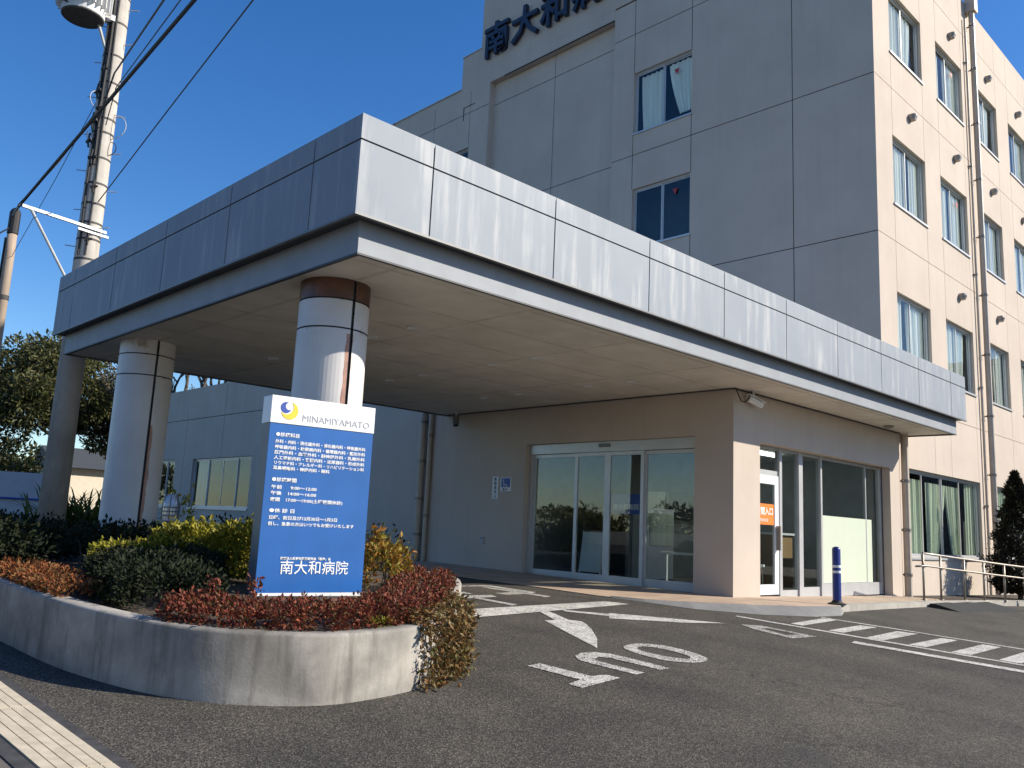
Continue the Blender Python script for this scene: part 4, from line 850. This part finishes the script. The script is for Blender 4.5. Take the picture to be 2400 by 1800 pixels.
mb.obox((12.3, 10.45, -.35), (.015, 0, .0), (0, .24, 0), (.06, 0, .36)); mb.build('board', M['white'], t); mb = MB(); [mb.tube([(12.24, y, -.872), (12.36, y, .02)], .012, 6) for y in (10.2, 10.7)]; mb.build('leg', M['white'], t)
t = thing('lobby_barrier', 'low white rail barrier inside behind the right automatic door', 'barrier', (12.2, 8.4, -.872)); mb = MB(); mb.tube([(12.2, 7.85, -.28), (12.2, 8.8, -.28)], .022, 8); mb.build('rail', M['white'], t)
for y in (8.0, 8.7): MB().tube([(12.2, y, -.872), (12.2, y, -.28)], .02, 8).build('post', M['white'], t)
# garden lamp
lx, ly, lz = 3.57, 8.50, -.46; t = thing('garden_lamp', 'domed metal garden lamp with cage bars between the hedges', 'lamp', (lx, ly, lz))
MB().lathe((lx, ly, lz), [(.06, -.25), (.06, .36), (.085, .365), (.085, .385), (.0, .385)], 18).build('post', M['alu_dark'], t)
MB().lathe((lx, ly, lz), [(.072, .386), (.075, .52), (.068, .58), (.045, .63), (0, .65)], 20).build('dome', M['lampdome'], t, True)
mb = MB(); [mb.lathe((lx, ly, lz+z), [(.079, 0), (.088, 0), (.088, .012), (.079, .012)], 20) for z in (.43, .47, .51)]
for a in range(6): q = a*math.pi/3; mb.tube([(lx+.086*math.cos(q), ly+.086*math.sin(q), lz+.39), (lx+.088*math.cos(q), ly+.088*math.sin(q), lz+.54), (lx+.05*math.cos(q), ly+.05*math.sin(q), lz+.645)], .005, 5)
mb.build('cage', M['alu_dark'], t)
# gutter cover
t = thing('gutter_cover', 'long tan slotted gutter cover between dark iron edges in the road', 'gutter cover', (1.45, 5.0, -1.0)); mb = MB()
xa, xb = 1.285, 1.56
def gx(x, y): return x-.085*(y-3.9)/1.6
Y_ = [-2+i*1.0 for i in range(0, 15)]
def strip(mb, a, b, dz, mi=0):
    for i in range(len(Y_)-1):
        y0, y1 = Y_[i]+.006, Y_[i+1]-.006
        P = [(gx(a, y0), y0, g(a, y0)+dz), (gx(b, y0), y0, g(b, y0)+dz), (gx(b, y1), y1, g(b, y1)+dz), (gx(a, y1), y1, g(a, y1)+dz)]; Q = [(x, y, z-.03) for x, y, z in P]
        mb.add(P+Q, [(0, 1, 2, 3), (0, 4, 5, 1), (1, 5, 6, 2), (2, 6, 7, 3), (3, 7, 4, 0)], mi)
wd = (xb-xa)/5
for k in range(5): strip(mb, xa+k*wd+.003, xa+(k+1)*wd-.003, .016)
mb.build('cover_plate', M['tactile'], t)
mb = MB(); strip(mb, xa-.075, xa-.004, .010); strip(mb, xb+.004, xb+.06, .010); mb.build('iron_edge', M['rust'], t)
mb = MB(); strip(mb, xa-.01, xb+.01, .006); mb.build('gutter_bed', M['black'], t)
t = thing('twig', 'pale twig lying alone on the dark asphalt at the right', 'twig', (6.0, 1.6, g(6.0, 1.6))); MB().tube([(5.97, 1.62, g(6, 1.6)+.008), (6.02, 1.58, g(6, 1.6)+.012), (6.06, 1.50, g(6, 1.6)+.008)], [.004, .005, .002], 5).build('twig_stem', M['tactile'], t)

# ------------------------------------------------------------------ trees
def crown_tree(name, label, base, th, cr, ch, n, size, m, seed, lean=(0, 0), clumps=34, cat='tree', group='evergreen trees at the left'):
    rs = random.Random(seed); bx, by, bz = base; r = thing(name, label, cat, base, group)
    st = MB(); top = Vector((bx+lean[0], by+lean[1], bz+th)); st.tube([(bx, by, bz-.2), (bx+lean[0]*.3+.1, by+lean[1]*.3, bz+th*.35), (bx+lean[0]*.6-.05, by+lean[1]*.6, bz+th*.7), top+Vector((0, 0, ch*.55))], [.20, .16, .13, .03], 9)
    C = []; R = []
    for k in range(clumps):
        a = rs.random()*6.283; f = rs.random()**.5; zz = rs.uniform(-.35, 1)
        w = cr*math.sqrt(max(.05, 1-max(0, zz)**2))*f; c = Vector((top.x+w*math.cos(a), top.y+w*math.sin(a), top.z+ch*.45*zz+ch*.1)); C.append(c); R.append(cr*rs.uniform(.20, .36))
        if k % 2 == 0: s = top+Vector((0, 0, -th*.25*rs.random())); st.tube([s, (s+c)/2+Vector((0, 0, -.15)), c], [.06, .04, .012], 6)
    st.build('trunk', M['bark'], r)
    mb = MB(); per = n//clumps
    for c, q in zip(C, R):
        v = RNG.normal(size=(per, 3)); v /= np.linalg.norm(v, axis=1)[:, None]; rad = RNG.uniform(.35, 1, per)**.5
        P = np.array(c)+v*(rad*q)[:, None]*np.array([1.15, 1.15, .7]); leaves(mb, P, size, .42, .2, out=v)
    mb.build('crown', M[m], r); return r
crown_tree('evergreen_tree', 'dense evergreen tree behind the concrete utility pole at the left', (12.7, 43.9, -.8), 5.2, 3.9, 5.5, 30000, .21, 'leaf_tree', 3, clumps=48)
crown_tree('evergreen_tree', 'evergreen tree at the far left edge, low branches over the grey wall', (9.1, 48, -.8), 4.7, 3.1, 4.7, 15000, .21, 'leaf_tree', 5, clumps=32)
crown_tree('evergreen_tree', 'darker evergreen tree between the pole and the far column', (16.1, 45.1, -.8), 4.1, 2.7, 5.0, 16000, .21, 'leaf_tree', 8, clumps=32)
crown_tree('evergreen_tree', 'low bushy evergreen tree just over the grey panel wall at the far left', (8.2, 44.5, -.8), 1.9, 3.6, 3.4, 16000, .21, 'leaf_tree', 15, clumps=30, group='evergreen trees at the left')
r = thing('bare_tree', 'leafless tree with spreading dark branches above the low wing', 'tree', (17.2, 38.5, -.8)); mb = MB(); rs = random.Random(4)
def branch(p, dv, L_, rad, depth):
    q = p+dv*L_*.5+Vector((rs.uniform(-.06, .06), rs.uniform(-.06, .06), 0))*L_; e = p+dv*L_
    mb.tube([p, q, e], [rad, rad*.85, rad*.65], 6, cap=False)
    if depth == 0: return
    for k in range(3 if depth > 1 else 2):
        nv = (dv+Vector((rs.uniform(-.75, .75), rs.uniform(-.75, .75), rs.uniform(-.1, .5)))).normalized(); branch(e if k else q.lerp(e, .5), nv, L_*rs.uniform(.55, .8), rad*.62, depth-1)
branch(Vector((17.2, 38.5, -1)), Vector((0, 0, 1)), 3.4, .28, 0)
for dv in ((-.5, -.2, .9), (.4, .1, 1), (-.9, .5, .7), (.75, -.55, .7), (0, 0, 1)): branch(Vector((17.2, 38.5, 2.3)), Vector(dv).normalized(), 2.4, .17, 4)
mb.build('branches', M['bark'], r)
t = thing('conifer', 'dark narrow conifer against the sunlit wall at the right edge', 'tree', (22.3, 6.15, ga(22.3, 6.1))); mb = MB(); P = []; O = []
for _ in range(16000):
    w = RNG.uniform(0, 1)**1.25; z = w*2.75; rad = .62*((1-w)**.75)*min(1, .55+w*3)*(1+.16*math.sin(w*31)+.1*math.sin(w*67+2)+.14*RNG.normal()); a = RNG.uniform(0, 6.283); rad *= (1+.16*math.sin(a*5+w*20)); rr_ = rad*RNG.uniform(.6, 1)**.5
    P.append((22.3+rr_*math.cos(a), 6.15+rr_*math.sin(a), ga(22.3, 6.1)+.1+z)); O.append((math.cos(a), math.sin(a), .9))
leaves(mb, np.array(P), .085, .35, .8, out=np.array(O)*.8); mb.build('foliage', M['leaf_cyp'], t); MB().tube([(22.3, 6.15, ga(22.3, 6.1)-.1), (22.3, 6.15, 1.2)], [.06, .02], 8).build('trunk', M['bark'], t)
# strap-leaved clump sunlit beyond the canopy
t = thing('strap_leaf_plant', 'sunlit clump of arching strap leaves between the pole and the far column', 'plant', (5.3, 16.4, -.72)); mb = MB()
for _ in range(420):
    a = RNG.uniform(0, 6.283); L_ = RNG.uniform(1.0, 1.9); el = RNG.uniform(.5, 1.4); x0, y0 = 5.3+RNG.normal(0, .32), 16.4+RNG.normal(0, .32); c, s = math.cos(a), math.sin(a); pts = []
    for k in range(5): f = k/4; pts.append((x0+c*L_*f*math.cos(el)*1.1, y0+s*L_*f*math.cos(el)*1.1, -.55+L_*(f*math.sin(el)-.45*f*f)))
    o = len(mb.v); w = .028
    for k, p in enumerate(pts): q = w*(1-(k/4)**2); mb.v += [(p[0]-s*q, p[1]+c*q, p[2]), (p[0]+s*q, p[1]-c*q, p[2])]
    for k in range(4): mb.f.append((o+2*k, o+2*k+1, o+2*k+3, o+2*k+2)); mb.m.append(0)
mb.build('leaf_clump', M['leaf_palm'], t)

# ------------------------------------------------------------------ utility poles and cables
px_, py_ = 4.29, 14.65
t = thing('utility_pole', 'thick pale concrete utility pole behind the canopy with bands and step bolts', 'utility pole', (px_, py_, -.8), 'utility poles')
MB().tube([(px_, py_, -1), (px_, py_, 4.5), (px_, py_, 13)], [.205, .178, .13], 28).build('shaft', M['pole'], t, True)
mb = MB(); R_ = lambda z: .205-.0055*(z+1)
for z in (3.62, 4.0, 4.34, 4.62, 4.95, 5.3, 5.75, 6.2, 6.45, 6.8, 7.1, 7.6, 8.2, 8.7): mb.lathe((px_, py_, z), [(R_(z), -.018), (R_(z)+.006, -.018), (R_(z)+.006, .018), (R_(z), .018)], 24)
mb.build('band', M['rust'], t)
bolts = MB(); rs = random.Random(2)
for k, z in enumerate([3.9+.33*i for i in range(16)]):
    a = -.76+(math.pi if k % 2 else 0)+rs.uniform(-.2, .2); q = R_(z); bolts.tube([(px_+q*math.cos(a), py_+q*math.sin(a), z), (px_+(q+.17)*math.cos(a), py_+(q+.17)*math.sin(a), z+.01)], .008, 6)
bolts.build('step_bolt', M['galv'], t)
mb = MB(); a = math.radians(-130)
for off, rad in ((-.06, .018), (.0, .028), (.065, .015)):
    ax, ay = math.cos(a+off*5), math.sin(a+off*5); pts = [(px_+(R_(z)+rad+.004+.012*math.sin(z*3+off*30))*ax, py_+(R_(z)+rad+.004)*ay, z) for z in np.linspace(4.05 if off else 5.6, 9.6, 16)]; mb.tube(pts, rad, 7)
mb.build('riser_cable', M['wire'], t)
for z, a, w in ((4.32, -1.9, .05), (5.22, -2.0, .05), (5.72, -2.4, .06), (6.02, -2.9, .06), (6.35, -2.7, .07), (6.6, -2.3, .06), (6.9, -2.7, .06), (3.66, -2.1, .045), (7.3, -2.4, .05)):
    q = R_(z)+w*.8; cx_, cy_ = px_+q*math.cos(a), py_+q*math.sin(a); mb = MB(); tx_, ty_ = -math.sin(a), math.cos(a)
    mb.tube([(cx_-tx_*w, cy_-ty_*w, z-w*.3), (cx_+tx_*w*1.2, cy_+ty_*w*1.2, z+w*.2)], [w*.5, w*.38], 8); mb.tube([(cx_, cy_, z-w*2), (cx_+math.cos(a)*.02, cy_, z), (cx_, cy_, z+w*2.2)], w*.28, 7)
    mb.build('cable_clamp', M['wire'], t)
for z, a, w in ((6.75, -2.75, .17), (6.35, -.9, .24), (6.1, -2.8, .12), (5.95, -1.0, .13)):
    q = R_(z); pts = [(px_+(q+w*math.sin(v))*math.cos(a), py_+(q+w*math.sin(v))*math.sin(a), z+w*.9*math.cos(v)) for v in np.linspace(0, math.pi, 12)]; MB().tube(pts, .007, 5).build('jumper_wire', M['housegrey'] if z > 6.2 else M['wire'], t)
ad = Vector((-.976, -.217, 0)); zt = 4.50; e = Vector((px_, py_-.22, zt))+ad*1.15
mb = MB(); mb.obox((Vector((px_, py_-.22, zt))+ad*.48), ad*.68, Vector((-ad.y, ad.x, 0))*.022, (0, 0, .022)); mb.tube([e-ad*.12, Vector((px_, py_-.2, 3.52))+ad*.30, Vector((px_, py_-.1, 3.42))+ad*.05], .022, 8); mb.obox((px_, py_-.19, zt-.06), ad*.26, (0, .02, 0), (0, 0, .02)); mb.build('crossarm', M['galv'], t)
t = thing('pole_transformer', 'round finned grey transformer hung high on the concrete pole', 'transformer', (3.70, 14.56, 8.05)); tx, ty, tz0 = 3.70, 14.50, 8.02
MB().lathe((tx, ty, tz0), [(0, .02), (.30, .0), (.33, .02), (.33, .9), (.28, 1.0), (0, 1.05)], 30).build('tank', M['transf'], t); mb = MB()
for k in range(26): a = 2*math.pi*k/26; mb.obox((tx+.37*math.cos(a), ty+.37*math.sin(a), tz0+.45), Vector((math.cos(a), math.sin(a), 0))*.05, Vector((-math.sin(a), math.cos(a), 0))*.008, (0, 0, .32))
mb.build('cooling_fin', M['transf'], t); MB().lathe((tx, ty, tz0-.012), [(0, 0), (.31, 0), (.325, .012), (.325, .03)], 30).build('base_ring', M['rust'], t)
mb = MB(); mb.tube([(tx+.25, ty, tz0+.02), (px_-.12, py_-.06, tz0-.42)], .025, 8); mb.box(tx+.28, px_-.1, ty-.04, ty+.04, tz0+.15, tz0+.25); mb.build('bracket', M['galv'], t)
t = thing('cable', 'dark cable drooping from the transformer to the left', 'cable', (3.4, 14.4, 8.1)); MB().tube([(3.42, 14.35, 8.10), (3.2, 14.3, 8.12), (3.05, 14.25, 8.25), (2.95, 14.2, 8.6)], .016, 6).build('cord', M['wire'], t)
t = thing('utility_pole', 'slim weathered brown pole at the far left edge with a black cable box on top', 'utility pole', (4.57, 20.98, -.8), 'utility poles'); b0 = Vector((4.57, 20.98, 5.84))
MB().tube([(4.57, 20.98, -1), b0-Vector((0, 0, .35)), b0+Vector((0, 0, .1))], [.13, .105, .10], 16).build('shaft', M['pole2'], t, True)
mb = MB(); mb.lathe((b0.x, b0.y, b0.z+.1), [(.10, 0), (.115, .02), (.115, .5), (.08, .58), (.03, .62)], 14); mb.build('cable_box', M['wire'], t)
mb = MB(); mb.tube([(b0.x-.1, b0.y-.1, b0.z+.2), (b0.x-.35, b0.y-.15, b0.z-.05), (b0.x-.40, b0.y-.15, b0.z-.35), (b0.x-.25, b0.y-.1, b0.z-.4)], .018, 6); mb.tube([(b0.x-.12, b0.y, b0.z), (b0.x-.14, b0.y, b0.z-3)], .02, 6); mb.build('drop_cable', M['wire'], t); MB().lathe((b0.x, b0.y, b0.z-1.35), [(.10, -.05), (.122, -.05), (.122, .05), (.10, .05)], 14).build('band', M['rust'], t)
def cable(label, pts, rad, sag=0, n=14):
    P = [Vector(p) for p in pts]; Q = []
    for i in range(len(P)-1):
        for k in range(n): f = k/n; v = P[i].lerp(P[i+1], f); v.z -= sag*4*f*(1-f); Q.append(v)
    Q.append(P[-1]); t = thing('overhead_cable', label, 'cable', tuple(P[0]), 'overhead cables'); MB().tube(Q, rad, 6).build('cord', M['wire'], t)
arm_end = e
for lab, p, rad, sg in [
 ('thickest black overhead cable crossing in front of the concrete pole', [(2.938, 5.917, 5.198), (3.04, 13.80, 4.36), (4.50, 20.9, 6.35)], .022, .0),
 ('thin overhead wire running steeply up just left of the thickest cable', [(2.599, 6.574, 4.993), (3.926, 13.243, 6.648), (4.14, 14.46, 6.35)], .013, 0),
 ('thin wire close beside the thickest cable on its left, lower down', [(4.10, 14.45, 6.5), (3.445, 13.634, 5.165), (2.984, 13.605, 4.30)], .014, 0),
 ('faint thin overhead wire between the thickest cable and the upper left wire', [(2.943, 6.819, 5.418), (3.978, 13.244, 6.435), (4.25, 14.42, 6.3)], .008, 0),
 ('long thin wire from the top centre sky down to the concrete pole', [(3.35, 6.078, 5.346), (4.029, 11.048, 5.385), (4.295, 14.45, 4.97)], .009, 0),
 ('thin wire from the pole down to the far left pole', [(4.15, 14.5, 6.9), (4.268, 16.997, 6.056), (4.6, 20.9, 5.415)], .006, 0)]: cable(lab, p, rad, sg)
# ------------------------------------------------------------------ background houses and walls
t = thing('house', 'small cream house in sun far behind the trees at the left', 'house', (15, 54, -.7)); mb = MB(); mb.box(15.6, 21, 53, 58, -1, 2.3); mb.build('wall', M['house'], t)
mb = MB(); mb.add([(15.2, 52.5, 2.3), (21.4, 52.5, 2.3), (21.4, 58.5, 2.3), (15.2, 58.5, 2.3), (15.2, 55.5, 3.6), (21.4, 55.5, 3.6)], [(0, 1, 5, 4), (2, 3, 4, 5), (1, 2, 5), (3, 0, 4), (0, 3, 2, 1)]); mb.build('roof', M['roof'], t)
mb = MB(); mb.box(19.2, 20.2, 52.94, 53, .2, 1.5); mb.build('window', M['alu_dark'], t)
t = thing('boundary_wall', 'pale grey panel wall with a dark rail in shade at the far left', 'wall', (6.2, 26.5, -.8)); mb = MB(); mb.add([(3.2, 27.4, -1), (7.6, 26.3, -1), (7.6, 26.3, .92), (3.2, 27.4, .92), (3.25, 27.6, -1), (7.65, 26.5, -1), (7.65, 26.5, .92), (3.25, 27.6, .92)], [(0, 1, 2, 3), (7, 6, 5, 4), (3, 2, 6, 7), (1, 5, 6, 2), (4, 0, 3, 7)]); mb.build('panel', M['housegrey'], t)
mb = MB(); mb.tube([(3.2, 27.36, .2), (7.6, 26.26, .2)], .03, 6); mb.build('rail', M['navy'], t)
# street side opposite, mirrored in the doors, plus two unseen light blockers
def gable(name, label, x0, x1, y0, y1, h, hr, wm):
    t = thing(name, label, 'house', ((x0+x1)/2, (y0+y1)/2, -.9)); MB().box(x0, x1, y0, y1, -1.3, h).build('wall', M[wm], t); xm = (x0+x1)/2
    MB().add([(x0-.5, y0-.5, h-.1), (x1+.6, y0-.5, h-.1), (x1+.6, y1+.5, h-.1), (x0-.5, y1+.5, h-.1), (xm, y0-.5, hr), (xm, y1+.5, hr)], [(1, 2, 5, 4), (3, 0, 4, 5), (0, 1, 4), (2, 3, 5), (0, 3, 2, 1)]).build('roof', M['roof'], t)
gable('house', 'grey gabled house across the street, mirrored in the right door', -22, -14, 16, 23.5, 2.6, 5.2, 'housegrey')
gable('house', 'unseen tall dark house added across the street to cut sky light', -17, -8, -7, 6, 5.8, 8, 'alu_dark')  # added out of view to lower sky fill on low street-facing surfaces
t = thing('reflection_blocker', 'unseen long dark block added east of the car park to keep bright sky out of the glass front', 'building', (52, -18, -1.2)); MB().box(48, 58, -48, 3, -1.5, 9.5).build('wall', M['alu_dark'], t); MB().box(47.8, 58.2, -48.2, 3.2, 9.5, 9.8).build('roof', M['roof'], t)  # added out of view so the glass front mirrors dark instead of bright horizon
t = thing('garden_wall', 'long low dark garden wall across the street', 'wall', (-14, 30, -.9)); mb = MB(); mb.box(-24, -23.6, 24, 62, -1.2, .15); mb.build('panel', M['alu_dark'], t)
for k, (x, y, q) in enumerate(((-27, 30, 1.0), (-28, 36, 1.25), (-26, 42, .9), (-29, 48, 1.2), (-27, 55, 1.0))):
    crown_tree('street_tree', ('tree', 'tall tree', 'small tree', 'broad tree', 'last tree')[k]+' in the row across the street behind the low wall', (x, y, -.9), .9*q, 2.9*q, 2.2*q, 1500, .42, 'leaf_tree', 21+k, clumps=16, group='street trees across the street')
bpy.context.view_layer.update()
